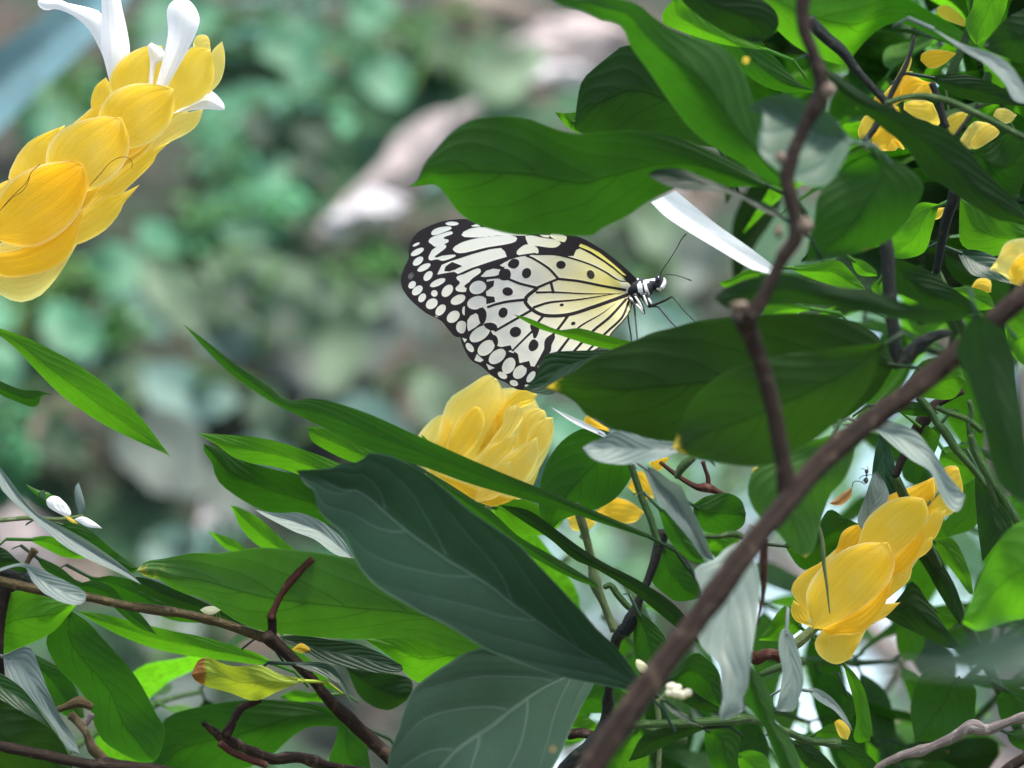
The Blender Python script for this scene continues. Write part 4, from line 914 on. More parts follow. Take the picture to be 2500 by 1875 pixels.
# ---- green stems under the butterfly
tube('stem', P3, 'h', '20,-120 50,-20 75,60 110,200 150,420 200,540 232,620 275,735', [1.19, 1.2, 1.2], [30, 30, 30, 27, 34, 26, 26, 30], 'stem_pale', seg=40, knots=[(.62, .25)])
tube('stem', P3, 'h', '610,60 580,150 540,290 490,420 445,520 390,670 335,750', 1.18, [44, 40, 32, 28, 30, 48, 44], 'bark_dark', seg=40, knots=[(.85, .2)])
tube('stem', P3, 'h', '340,720 290,800 245,950 240,1120 230,1300 190,1410 100,1530 -20,1620 -120,1760', [1.18, 1.2, 1.2], [40, 36, 34, 32, 40, 46, 60, 50, 50], 'bark_dark', seg=50, rough=.12, knots=[(.5, .25)])
tube('stem', P3, 'h', '205,440 250,425 300,490 370,570 440,620', 1.185, [18, 22, 24, 22, 16], 'stem', seg=24)
tube('stem', P3, 'h', '620,150 700,190 760,270 820,370 880,450', 1.16, [12, 11, 11, 11, 11], 'bark_dark', seg=20)
tube('stem', P3, 'e', '655,1180 690,1280 740,1430 800,1580 850,1740', 1.15, [20, 24, 24, 24, 24], 'stem', seg=30)
tube('stem', P3, 'h', '350,1370 500,1362 750,1355 1000,1340 1150,1325 1250,1340 1450,1420 1600,1475 1790,1492', [1.15, 1.16, 1.18], [30, 30, 30, 34, 34, 28, 26, 26, 28], 'stem', seg=60, knots=[(.44, .4), (.98, .4)])
tube('stem', P3, 'h', '870,95 980,95 1060,80 1110,85 1180,120', 1.16, [16, 18, 26, 24, 14], 'stem', seg=24)
tube('stem', P3, 'h', '560,1200 575,1330 580,1500 570,1750', 1.24, [16, 20, 18, 18], 'stem_pale', seg=20)
tube('stem', P3, 'h', '1560,930 1450,960 1330,1000 1260,1030', 1.17, [26, 26, 24, 20], 'stem', seg=20)
tube('twig', P3, 'e', '860,1185 930,1240 1030,1310 1110,1350 1180,1355 1260,1390 1390,1450', 1.2, [12, 16, 18, 20, 26, 18, 12], 'bark_red', seg=40, rough=.12, knots=[(.62, .4)])
tube('twig', P3, 'e', '1150,1180 1165,1230 1185,1290 1185,1350', 1.2, [16, 14, 16, 20], 'bark_red', seg=20)
tube('twig', P3, 'e', '1090,1150 1050,1180 1010,1220 970,1290', 1.16, [24, 32, 32, 20], 'stem', seg=20)
tube('twig', P3, 'h', '-40,1430 60,1420 150,1440 260,1400', 1.22, [34, 38, 34, 34], 'bark', seg=24, rough=.16)
tube('twig', P5, 'h', '1205,870 1225,930 1290,890 1370,900 1400,940', 1.19, [20, 34, 44, 34, 20], 'bark_red', seg=24, rough=.2)
tube('twig', P4, 'h', '1290,120 1285,350 1275,520 1240,700', 1.1, [26, 24, 14, 6], 'bark_red', seg=24, rough=.15)
e = at(*px('h', -120, 1760), 1.2)
tube3('trunk', P3, [e, e + Vector((.01, .03, -.12)), (.05, 1.34, .6), (.06, 1.34, -.05)], [.0022, .004, .008, .011], 'bark', sides=10, seg=30)

# ---- right side stems
tube('branch', P5, 'k', '1790,1200 1740,1330 1690,1480 1660,1620 1620,1840', [1.14, 1.15], [44, 40, 36, 32, 26], 'bark_dark', seg=40, knots=[(.15, .2)])
tube('stem', P5, 'k', '1290,690 1350,560 1400,470 1450,340 1470,240', 1.13, [18, 22, 20, 14, 10], 'bark_dark', seg=26)
tube('stem', P5, 'k', '1130,960 1200,870 1290,700', 1.13, [18, 24, 22], 'bark_dark', seg=14)
tube('stem', P5, 'k', '760,130 870,250 980,340 1090,480 1180,580 1280,690 1330,760', 1.14, [40, 42, 40, 28, 26, 26, 26], 'bark_dark', seg=36)
tube('stem', P5, 'k', '1280,700 1400,660 1560,650 1720,690 1900,770 2212,930', 1.12, [20, 20, 24, 26, 26, 24], 'stem', seg=36)
tube('stem', P5, 'k', '1590,560 1640,680 1660,780 1690,860', 1.15, [24, 24, 26, 24], 'bark_dark', seg=20)
tube('stem', P5, 'k', '1740,930 1800,850 1870,760 1900,700', 1.14, [14, 16, 16, 14], 'bark_dark', seg=16)
tube('stem', P5, 'f', '1240,-200 1290,200 1300,400 1320,600 1340,800 1350,960', 1.1, [40, 50, 46, 40, 46, 40], 'bark_dark', seg=30, knots=[(.6, .2)])
tube('twig', P5, 'f', '1360,940 1500,820 1620,750 1720,730', 1.1, [40, 44, 34, 16], 'bark_dark', seg=24, rough=.2)
tube('twig', P5, 'f', '1800,1120 1700,1165 1600,1215 1540,1290 1480,1400 1400,1560 1340,1700', 1.19, [22, 26, 34, 38, 40, 30, 26], 'bark', seg=40, rough=.15, knots=[(.4, .2)])
tube('stem', P5, 'f', '1500,1160 1570,1240 1620,1330 1680,1400 1760,1520 1850,1620 1960,1760', 1.18, [26, 26, 24, 30, 28, 24, 22], 'stem', seg=40)
tube('stem', P5, 'f', '1620,1230 1720,1270 1830,1310 1930,1390', 1.17, [20, 22, 22, 22], 'stem', seg=24)
tube('stem', P5, 'f', '1840,1180 1860,1260 1840,1340 1860,1450 1950,1660 2040,1900', 1.17, [18, 18, 20, 22, 22, 22], 'stem', seg=30)
tube('stem', P5, 'g', '1850,30 1900,180 1990,330 2090,480 2170,620', 1.17, [26, 28, 30, 32, 30], 'stem', seg=34)
tube('branch', P5, 'j', '120,1760 200,1645 400,1542 630,1480 900,1360 1130,1245 1270,1275 1450,1212 1659,1135 1900,1060', 1.18, [44, 40, 42, 48, 44, 58, 56, 46, 46, 46], 'bark_grey', seg=80, rough=.1, sides=12, knots=[(.3, .2), (.6, .35), (.86, .25)])
tube('branch', P5, 'j', '1400,1760 1520,1650 1659,1560 1900,1420', 1.16, [60, 56, 56, 56], 'bark', seg=24)
tube('stem', P5, 'j', '-60,1460 80,1150 300,800 480,520 620,320', 1.55, [40, 38, 36, 34, 32], 'bark_beige', seg=24)
tube('stem', P5, 'j', '-200,1560 60,1440 280,1290 500,1130 700,1000', 1.6, [44, 42, 40, 40, 36], 'bark_beige', seg=24)
tube('stem', P5, 'g', '330,-100 400,60 460,260 480,500', 1.13, [10, 10, 10, 8], 'stem', seg=10)
for c_, h_ in ((at(*px('f', 1960, 1760), 1.2), 1.18), (at(*px('k', 1620, 1840), 1.15), 1.36), (at(*px('f', 1340, 1700), 1.19), 1.26)):
    tube3('trunk', P5, [(.25, 1.42, -.05), (.26, 1.41, .6), (.25, 1.40, h_), tuple(Vector((.25, 1.40, h_)).lerp(c_, .55) + Vector((.01, .06, .015))), c_], [.011, .008, .004, .002, .0014], 'stem', sides=10, seg=44)
e = at(*px('b', -200, -200), 1.2)
P1S = [(-.26, 1.22, -.05), (-.25, 1.23, .7), (-.21, 1.22, 1.25), tuple(at(*px('l', -900, 2500), 1.2)), tuple(at(*px('l', -300, 1830), 1.2)), tuple(at(*px('l', -100, 1640), 1.2))]
tube3('trunk', P1, P1S, [.012, .008, .004, .0026, .0022, .0018], 'stem', sides=10, seg=70)

# ---- leafy shoots that fill the shrub behind
def shoots(pl, items):
    for (fr, x, y, d, dx, dz, dy, L, nn, sz, mats) in items:
        shoot(pl, at(*px(fr, x, y), d), (dx, dy, dz), L, nn, sz, mats)
BR = ['bright', 'leaf', 'leaf', 'bright', 'dark']
sh = []
r = random.Random(4)
for (x, y) in [(1850,60),(1950,30),(2050,120),(2180,60),(1900,250),(2000,360),(2150,330),(1900,480),(2100,520),(2200,640),(1950,620),(2150,800),(2210,480),(2080,720)]:
    sh.append(('F', x + r.uniform(-20, 20), y + r.uniform(0, 40), r.uniform(1.28, 1.5), r.uniform(-.5, .6), r.uniform(-.1, .9), r.uniform(-.3, .4), r.uniform(.05, .09), 4, r.uniform(.045, .065), BR))
for (x, y) in [(2060,130),(2030,240),(2150,170),(2020,420),(2080,420),(2190,350),(2040,560),(2160,560),(2000,700),(2040,800),(2180,900),(2090,950),(2080,60),(2120,20)]:
    sh.append(('F', x + r.uniform(-20, 20), y + r.uniform(0, 40), r.uniform(1.22, 1.34), r.uniform(0, .6), r.uniform(-.1, .9), r.uniform(-.2, .4), r.uniform(.05, .08), 3, r.uniform(.05, .068), ['dark', 'leaf', 'dark', 'bright']))
shoots(P5, sh)
sh = []
for (x, y) in [(2200,1200),(2180,1420),(2100,1560),(1980,1600)]:
    sh.append(('F', x, y, r.uniform(1.3, 1.5), r.uniform(-.3, .6), r.uniform(-.2, .9), r.uniform(-.2, .3), r.uniform(.05, .08), 4, r.uniform(.04, .055), BR))
shoots(P5, sh)
sh = []
for (x, y) in [(120,1640),(300,1660),(560,1640),(720,1640),(820,1600)]:
    sh.append(('F', x, y, r.uniform(1.28, 1.4), r.uniform(-.5, .6), r.uniform(-.5, .3), r.uniform(-.2, .4), r.uniform(.04, .07), 3, r.uniform(.04, .055), ['leaf', 'dark', 'bright']))
shoots(P2, sh)
sh = []
for (x, y) in [(1330,1560),(1480,1600),(1650,1640),(1300,1330),(1420,1440),(1330,1230),(1450,1180),(1560,1290),(1660,1420),(1760,1520),(1520,1500),(1860,1580),(1230,1200)]:
    sh.append(('F', x, y, r.uniform(1.3, 1.5), r.uniform(-.5, .6), r.uniform(-.6, .1), r.uniform(-.2, .4), r.uniform(.04, .06), 3, r.uniform(.035, .052), ['leaf', 'leaf', 'bright']))
shoots(P3, sh)
# ------------------------------------------------------------------ yellow cones
def spike(name, plant, fr, axis, d, r, bracts, petals=(), label=None, mats=('bract',), dz=.0016):
    """a cone: its stalk is the part, each bract and petal a piece of it. Bracts are listed back to front."""
    ax = tube(name, plant, fr, axis, d + .009, [q * .8 for q in r], 'stem_pale', seg=24)
    if label: ax['label'] = label
    nb = len(bracts)
    for i, it in enumerate(bracts):
        A, B = it[0], it[1]
        mt = it[2] if len(it) > 2 else mats[i % len(mats)]
        blade('bract', ax, fr, A, B, d + dz * (nb * .55 - i), 'U', mt, .10, fold=-.05, cup=.18, wave=.9, n=22, m=13, petiole=False)
    for i, it in enumerate(petals):
        blade('petal', ax, fr, it[0], it[1], d + it[2], 'T', it[3] if len(it) > 3 else 'petal', .05, fold=-.1, cup=it[4] if len(it) > 4 else .45, wave=.8, n=24, m=11, petiole=False)
    return ax

A_ = [
 ('0,1700 100,1130 500,830 760,600 1000,440 1240,430','0,1700 400,1600 800,1230 1100,930 1300,700 1240,430'),
 ('450,1560 700,1100 900,900 1120,770','450,1560 800,1330 1010,1090 1160,920 1120,770'),
 ('0,1700 200,1400 420,1200 640,1130','0,1700 300,1700 560,1500 720,1330 640,1130'),
 ('600,1150 650,850 850,660 1080,640','600,1150 850,1080 1060,900 1080,640'),
 ('1350,420 1305,330 1325,245 1400,242 1422,330','1350,420 1420,400 1422,330','bract_light'),
 ('640,800 612,700 640,590 715,520','640,800 740,640 745,580 715,520'),
 ('-250,1600 -150,1350 0,1240 90,1200','-250,1600 50,1550 120,1350 90,1200'),
 ('300,1300 65,1230 100,1080 190,960 300,900 440,845','300,1300 380,1150 440,845'),
 ('400,950 520,820 600,750 690,705','400,950 650,850 690,705'),
 ('1380,660 1425,470 1430,350 1500,276','1380,660 1480,560 1515,460 1517,360 1500,276','bract_light'),
 ('950,1050 1100,870 1200,780 1372,737','950,1050 1150,957 1280,892 1340,832 1372,737','bract_light'),
 ('1080,770 1130,580 1210,410 1290,320 1360,311 1422,335','1080,770 1200,742 1370,662 1440,562 1446,450 1422,335'),
 ('840,720 740,605 745,510 800,420 890,350 1000,307 1095,312','840,720 1000,640 1062,560 1112,420 1095,312'),
 ('-260,1760 0,1640 300,1610 525,1640','-260,1760 -100,1930 0,1990 80,2030 160,2040 270,1998 360,1905 440,1790 525,1640','bract_light'),
 ('500,1480 700,1250 900,1080 1060,990 1152,958','500,1480 600,1412 780,1332 900,1232 1030,1102 1072,1022 1152,958'),
 ('300,1680 500,1450 700,1330 830,1300 942,1247','300,1680 520,1652 700,1562 800,1452 842,1362 880,1322 942,1247'),
 ('700,1060 663,780 700,690 770,615 900,564 1080,573 1172,600','700,1060 870,1010 1020,962 1130,862 1176,740 1172,600'),
 ('-200,1700 100,1690 300,1600 560,1420','-200,1700 0,1862 200,1862 400,1792 500,1662 560,1420','bract_deep'),
 ('380,1330 308,1100 328,980 398,890 520,823 700,783 822,796','380,1330 600,1292 760,1202 862,1062 870,920 822,796'),
 ('-100,1590 -20,1360 60,1230 200,1140 310,1103 500,1086 562,1112','-100,1590 100,1660 240,1665 430,1562 542,1422 598,1240 562,1112','bract_deep'),
]
PA = [
 ('745,560 690,370 600,200 500,110 380,60 310,70 262,42 253,5','765,540 705,300 690,95 560,42 430,12 400,-12 253,5', .004),
 ('740,560 683,300 687,80 690,-60 740,-170','768,540 873,380 862,220 822,40 800,-70 740,-170', .001),
 ('1045,600 1100,400 1135,220 1128,60 1175,0 1255,-14','1120,600 1250,370 1322,230 1348,130 1312,38 1255,-14', -.006),
 ('1000,580 1012,420 998,310 1022,287','1030,580 1060,430 1113,400 1104,340 1022,287', -.004),
 ('1160,770 1300,680 1400,608 1450,628 1510,700 1517,738','1160,770 1280,747 1400,737 1500,744 1517,738', .004),
]
fa = spike('flower_cone', P1, 'l', '-100,1640 200,1450 500,1200 800,900 1100,650 1250,480', 1.195, [26, 24, 20, 14], A_, PA, 'large yellow cone with white petals, cut by the left edge')
tube('stamen', fa, 'l', '-60,1480 0,1420 60,1350 130,1280 180,1230 210,1165 270,1110', 1.178, 2.2, 'bark_red', sides=6, seg=24)
tube('stamen', fa, 'l', '20,1400 90,1330 150,1290 190,1230 200,1190', 1.178, 2.0, 'bark_red', sides=6, seg=20)
tube('stamen', fa, 'l', '605,1255 680,1170 740,1100 800,1065 860,1062 890,1090 890,1140', 1.178, 2.2, 'bark_red', sides=6, seg=24)

B_ = [  # frame w, back to front
 ('200,2000 330,1500 560,1290 800,1235 945,1280','200,2000 560,1980 800,1720 1000,1460 945,1280'),
 ('600,2050 800,1600 950,1440 1072,1437','600,2050 850,1960 1020,1720 1080,1560 1072,1437'),
 ('130,1900 150,1600 230,1480 330,1415 420,1480','130,1900 300,1900 420,1700 420,1480'),
 ('250,1800 330,1430 380,1308 500,1228 640,1146 700,1180','250,1800 560,1750 760,1500 760,1300 700,1180'),
 ('560,1700 700,1400 850,1243 972,1282','560,1700 800,1422 880,1362 932,1342 972,1282','bract'),
 ('820,1750 850,1500 890,1388 960,1368 1022,1390','820,1750 930,1602 1012,1482 1034,1430 1022,1390','bract_light'),
 ('640,1950 720,1700 840,1640 970,1570 980,1700','640,1950 860,1890 940,1800 980,1700'),
 ('870,1800 905,1560 955,1468 1078,1434','870,1800 1030,1652 1082,1540 1078,1434','bract_light'),
 ('330,1800 380,1560 458,1420 545,1356 602,1386','330,1800 500,1682 582,1582 618,1470 602,1386','bract'),
 ('520,1780 680,1560 738,1480 758,1380 832,1348','520,1780 750,1602 852,1482 884,1400 832,1348'),
 ('430,2050 530,1802 622,1642 742,1582 822,1552','430,2050 640,1862 762,1712 822,1622 822,1552'),
 ('680,1980 712,1742 842,1642 972,1567','680,1980 862,1892 942,1802 982,1682 972,1567','bract_light'),
 ('282,1812 432,1862 632,1942 822,1982','282,1812 482,1962 572,2002 662,2037 762,2012 822,1982','bract_deep'),
 ('540,2010 582,1902 682,1762 797,1732','540,2010 682,1982 782,1882 797,1732'),
 ('780,1960 842,1892 932,1852 1000,1740','780,1960 850,1990 940,1900 1000,1740'),
]
spike('flower_cone', P3, 'w', '640,2350 640,2150 660,1900 720,1600 760,1400', 1.225, [26, 24, 20, 14], B_, (), 'yellow cone right under the butterfly wing', mats=('bract_light',))
blade('leaf', P3, 'w', '190,1550 225,1580 260,1645', '190,1550 215,1630 260,1645', 1.2, 'U', 'bright', .3, n=10, m=5, petiole=False)

C_ = [  # frame g, back to front
 ('800,1330 690,1060 900,840 1140,640 1400,440 1560,420','800,1330 1050,1350 1340,1080 1550,790 1640,570 1560,420'),
 ('820,1350 800,1200 1000,900 1250,720 1400,640','820,1350 1000,1400 1250,1180 1420,900 1400,640','bract'),
 ('1500,560 1580,340 1680,250 1760,243 1782,310','1500,560 1690,582 1780,502 1802,390 1782,310'),
 ('1150,660 1200,540 1280,450 1430,390 1602,318','1150,660 1400,622 1600,480 1602,318','bract_deep'),
 ('900,900 950,790 985,690 1060,643 1145,638','900,900 1100,802 1145,638','bract_deep'),
 ('1380,900 1480,760 1600,560 1685,538','1380,900 1500,762 1600,742 1652,650 1685,538'),
 ('780,1330 730,1312 668,1286 638,1220 655,1148','780,1330 735,1210 655,1148'),
 ('1000,1250 900,1300 800,1430 830,1522 940,1582 1040,1545','1000,1250 1150,1290 1110,1420 1040,1545','bract'),
 ('1120,1330 1220,1190 1378,1163','1120,1330 1262,1272 1378,1163'),
 ('810,1330 720,1210 648,1110 643,1050 720,960 830,900 1000,815','810,1330 760,1202 742,1102 782,1002 900,902 1000,815','bract'),
 ('1380,920 1450,800 1592,718','1380,920 1480,877 1552,832 1592,782 1592,718'),
 ('1130,1270 1280,1080 1350,900 1462,848','1130,1270 1350,1092 1442,1002 1462,848'),
 ('1050,920 1103,720 1150,600 1280,488 1420,448 1532,460','1050,920 1300,882 1450,802 1552,652 1567,540 1532,460','bract'),
 ('1250,1000 1330,860 1480,720 1560,620','1250,1000 1400,960 1520,800 1560,620','bract_deep'),
 ('790,1340 738,1130 780,1010 880,888 1010,798 1150,758 1292,758','790,1340 1000,1332 1180,1202 1302,1032 1342,882 1292,758','bract'),
 ('850,1340 950,1290 1150,1170 1330,1000','850,1340 900,1392 960,1382 1110,1372 1250,1230 1330,1000','bract_deep'),
]
fc = spike('flower_cone', P5, 'g', '640,1470 680,1440 760,1370 840,1300 1000,1150 1300,800 1650,400', 1.19, [40, 48, 40, 30, 20, 14], C_, (), 'orange yellow cone at the lower right over the grey branch')
tube('thread', P5, 'g', '820,625 845,720 855,830 860,900 880,1040 900,1235', 1.15, [8, 14, 18, 14, 10, 4], 'pale_stalk' if 'pale_stalk' in M else 'stem_pale', seg=24, sides=7)

# cones half hidden among the leaves at the upper right (frame o)
D_ = [
 ('620,1130 780,930 860,720 830,620','620,1130 500,1180 640,980 830,620'),
 ('500,1300 600,1080 780,860 870,850','500,1300 560,1300 800,1150 870,850','bract_deep'),
 ('700,1200 760,960 860,900 1000,960 1090,980','700,1200 950,1180 1090,1130 1110,1070 1090,980','bract_deep'),
 ('860,1130 900,1080 1000,985','860,1130 960,1140 1000,985'),
 ('230,1650 220,1540 300,1380 410,1380','230,1650 330,1640 430,1440 410,1380','bract'),
 ('380,1700 400,1560 500,1490 640,1580','380,1700 520,1800 700,1760 780,1790 640,1580','bract_deep'),
 ('560,1800 600,1700 650,1640','560,1800 680,1780 650,1640'),
 ('760,1300 780,1220 1000,1190 1110,1230','760,1300 900,1400 1050,1450 1180,1500 1190,1420 1110,1230'),
 ('560,1420 580,1300 680,1260 720,1340','560,1420 640,1480 720,1440 720,1340','bract_deep'),
 ('400,1230 420,1150 500,1130','400,1230 500,1290 520,1230 500,1130','bract_deep'),
]
spike('flower_cone', P5, 'o', '300,1800 500,1450 800,1100 950,900', 1.19, [22, 20, 16, 12], D_, (), 'blurred orange cone behind crossing dark stems at the upper right')
E_ = [
 ('960,720 980,640 1100,590 1260,600 1390,635','960,720 1090,820 1250,760 1390,635','bract_deep'),
 ('1290,1480 1280,1400 1440,1330 1530,1360','1290,1480 1340,1630 1450,1500 1530,1360'),
 ('1420,1750 1440,1650 1600,1450 1740,1460','1420,1750 1520,1830 1720,1700 1900,1580 1740,1460','bract_light'),
 ('1560,1700 1650,1520 1740,1450 1850,1510','1560,1700 1600,1780 1800,1680 1905,1580 1850,1510','bract_light'),
]
spike('flower_cone', P5, 'o', '1250,1700 1300,1400 1250,1000 1150,700', 1.22, [20, 18, 16, 12], E_, (), 'blurred orange and lemon bracts right of the crossing stems')
F_ = [('1155,150 1165,90 1260,60 1360,100 1520,260','1155,150 1250,230 1400,290 1500,315 1520,260')]
spike('flower_cone', P5, 'o', '1560,360 1500,290 1400,200', 1.24, [16, 14, 10], F_, (), 'small lemon bract near the top right corner')
G_ = [('1830,1380 1870,1300 1980,1290 2110,1370','1830,1380 1960,1470 2050,1450 2110,1370','bract_light'),('1780,-40 1860,-60 2010,0','1780,-40 1880,30 2010,0')]
spike('flower_cone', P5, 'o', '2100,1600 2050,1480 1950,1380', 1.22, [16, 14, 10], G_, (), 'pale yellow bract tip below the long pale leaf at the right edge')
H_ = [
 ('2300,80 2100,110 2030,230 1980,300','2300,420 2160,395 2060,330 1980,300','bract_light'),
 ('2300,160 2180,200 2110,300 2120,390','2300,450 2212,420 2120,390','bract'),
]
spike('flower_cone', P5, 'f', '2420,300 2300,290 2150,290', 1.13, [30, 24, 16], H_, (), 'yellow bract tips cut by the right edge above the brown branch')
I_ = [
 ('340,1010 362,868 420,900 520,965','340,1010 450,1060 520,965','bract_deep'),
 ('430,1520 540,1425 660,1450 755,1520','430,1520 560,1590 690,1590 755,1520','bract_deep'),
 ('640,1350 720,1240 790,1300 820,1430','640,1350 740,1430 820,1430','bract_deep'),
 ('780,1190 860,1160 920,1150 905,1180','780,1190 850,1245 905,1180','bract_deep'),
 ('235,1560 300,1530 430,1590','235,1560 270,1640 380,1640 430,1590','bract'),
]
spike('flower_cone', P3, 'e', '340,1700 400,1560 560,1400 640,1200', 1.24, [34, 26, 20, 14], I_, (), 'orange bracts half hidden behind the green leaf under the big leaf')
for (fr, A, B, d, pl) in [('b', '1970,860 2030,815 2090,850 2095,872', '1970,860 2030,885 2095,872', 1.19, P2), ('q', '1110,1160 1140,1030 1270,1005', '1110,1160 1200,1130 1270,1005', 1.2, P5), ('h', '1760,1350 1800,1330 1870,1400 1850,1470', '1760,1350 1800,1450 1850,1470', 1.23, P3), ('f', '1850,430 1900,360 1985,370 1990,450', '1850,430 1930,460 1990,450', 1.22, P5), ('f', '1680,1650 1700,1625 1770,1640', '1680,1650 1720,1680 1770,1640', 1.2, P5), ('k', '310,420 320,385 360,390', '310,420 345,430 360,390', 1.05, P4), ('e', '1480,1250 1500,1220 1560,1215', '1480,1250 1530,1260 1560,1215', 1.12, P4)]:
    blade('bract', pl, fr, A, B, d, 'U', 'bract', .2, cup=.4, n=12, m=7, petiole=False)

# wilted buds: white one at the left, cream ones by the branch
fb = tube('flower_bud', P2, 'a', '-60,1650 20,1645 200,1630 400,1640 560,1618', 1.19, [14, 16, 16, 16, 14], 'stem_pale', seg=24)
fb['label'] = 'small wilted white bud with green bracts on a pale side shoot'
for (A, B, mt, z) in [('440,1620 330,1560 310,1510 360,1480 400,1490','440,1620 480,1610 460,1550 400,1490','petal',0),('370,1490 330,1460 250,1440 172,1398','370,1490 290,1500 220,1455 172,1398','bright',.002),('320,1560 250,1500 270,1450 300,1438','320,1560 310,1500 300,1438','leaf',-.002),('540,1620 505,1500 508,1420 532,1388','540,1620 575,1560 560,1480 532,1388','pale',-.001),('500,1640 560,1620 640,1660 690,1700','500,1640 590,1690 690,1700','petal',-.002),('430,1610 480,1630 530,1670','430,1610 480,1660 530,1670','bract',-.003)]:
    blade('petal' if mt == 'petal' else 'bract', fb, 'a', A, B, 1.188 + z, 'T', mt, .1, cup=.6, n=14, m=9, petiole=False)
fb2 = tube('flower_bud', P3, 'h', '560,1220 640,1150 700,1140', 1.1, [10, 14, 10], 'stem_pale', seg=12)
fb2['label'] = 'cream wilted bud beside the brown branch'
for i, (x, y, r) in enumerate([(660,1110,32),(690,1150,40),(735,1165,34),(770,1150,30),(700,1120,30),(650,1150,30)]):
    knob('petal', fb2, 'h', x, y, 1.08, r, 'cream', (1.1, .8, .9), i)
blade('petal', fb2, 'h', '515,1035 450,1010 420,960 425,925', '515,1035 500,970 450,930 425,925', 1.13, 'T', 'cream', .2, cup=.5, n=12, m=7, petiole=False)
# ------------------------------------------------------------------ the butterfly
def inside(P, X, Y):
    P = np.asarray(P); r = np.zeros(X.shape, bool); j = len(P) - 1
    for i in range(len(P)):
        xi, yi = P[i]; xj, yj = P[j]
        c = ((yi > Y) != (yj > Y)) & (X < (xj - xi) * (Y - yi) / (yj - yi + 1e-12) + xi)
        r ^= c; j = i
    return r
def segdist(P, X, Y, closed=True):
    P = np.asarray(P); D = np.full(X.shape, 1e9); n = len(P)
    for i in range(n if closed else n - 1):
        a = P[i]; b = P[(i + 1) % n]; v = b - a; L = max(v.dot(v), 1e-12)
        t = np.clip(((X - a[0]) * v[0] + (Y - a[1]) * v[1]) / L, 0, 1)
        D = np.minimum(D, np.hypot(X - a[0] - t * v[0], Y - a[1] - t * v[1]))
    return D
def sd_poly(fr, s, X, Y, sm=True):
    P = np.array(pts(fr, s))
    if sm and len(P) > 4: P = smooth(P, len(P) * 4, True)
    d = segdist(P, X, Y); return np.where(inside(P, X, Y), -d, d)
def sd_ell(fr, x, y, a, b, ang, X, Y):
    cx, cy = px(fr, x, y); s = FR[fr][2]; t = math.radians(ang)
    dx, dy = X - cx, Y - cy
    u = dx * math.cos(t) + dy * math.sin(t); v = -dx * math.sin(t) + dy * math.cos(t)
    a, b = a / s, b / s
    return (np.hypot(u / a, v / b) - 1) * min(a, b)
def sd_line(fr, s, w, X, Y):
    """w: half-widths at the start and the end"""
    P = smooth(np.array(pts(fr, s)), max(12, 4 * len(s.split())))
    sc = FR[fr][2]; D = np.full(X.shape, 1e9); n = len(P)
    for i in range(n - 1):
        a, b = P[i], P[i+1]; v = b - a; L = max(v.dot(v), 1e-12)
        t = np.clip(((X - a[0]) * v[0] + (Y - a[1]) * v[1]) / L, 0, 1)
        ww = (w[0] + (w[1] - w[0]) * (i + t) / (n - 1)) / sc
        D = np.minimum(D, np.hypot(X - a[0] - t * v[0], Y - a[1] - t * v[1]) - ww)
    return D
U_ = np.minimum
FORE_OUT = [('n2','1420,700'),('n2','1380,640'),('n2','1230,500'),('n2','1050,350'),('n2','850,215'),('n2','650,110'),('n2','430,55'),('n1','1950,215'),('n1','1600,150'),('n1','1250,95'),('n1','1000,85'),('n1','830,82'),('n1','600,115'),('n1','420,180'),('n1','270,265'),('n1','190,370'),('n1','158,470'),('n1','160,600'),('n1','100,720'),('n1','55,850'),('n1','70,980'),('n1','150,1110'),('n1','260,1220'),('n1','400,1330'),('n1','540,1400'),('n1','610,1440'),('n1','700,1550'),('n1','800,1650'),('n1','960,1640'),('n1','1300,1500'),('n1','1900,1250'),('n2','800,1000'),('n2','1250,900')]
HIND_OUT = [('n2','1350,850'),('n2','1345,760'),('n2','1290,700'),('n2','1190,690'),('n2','1100,640'),('n2','1000,572'),('n2','800,470'),('n2','550,385'),('n2','300,328'),('n2','0,322'),('n1','1900,532'),('n1','1650,568'),('n1','1500,612'),('n1','1350,682'),('n1','1200,752'),('n1','1090,830'),('n1','990,905'),('n1','940,1000'),('n1','922,1100'),('n1','912,1250'),('n1','912,1400'),('n3','95,300'),('n3','98,420'),('n3','80,500'),('n3','25,545'),('n3','45,660'),('n3','100,785'),('n3','170,885'),('n3','300,962'),('n3','420,1065'),('n3','520,1133'),('n3','640,1185'),('n3','720,1242'),('n3','800,1278'),('n3','930,1278'),('n3','1010,1180'),('n3','1070,1040'),('n3','1120,900'),('n3','1220,820'),('n3','1500,800'),('n3','1800,770'),('n3','1990,640'),('n2','1080,1400'),('n2','1230,1240'),('n2','1320,1110'),('n2','1345,1000')]
def outline(L, n=260):
    return smooth(np.array([pts(f, s)[0] for f, s in L]), n, True)

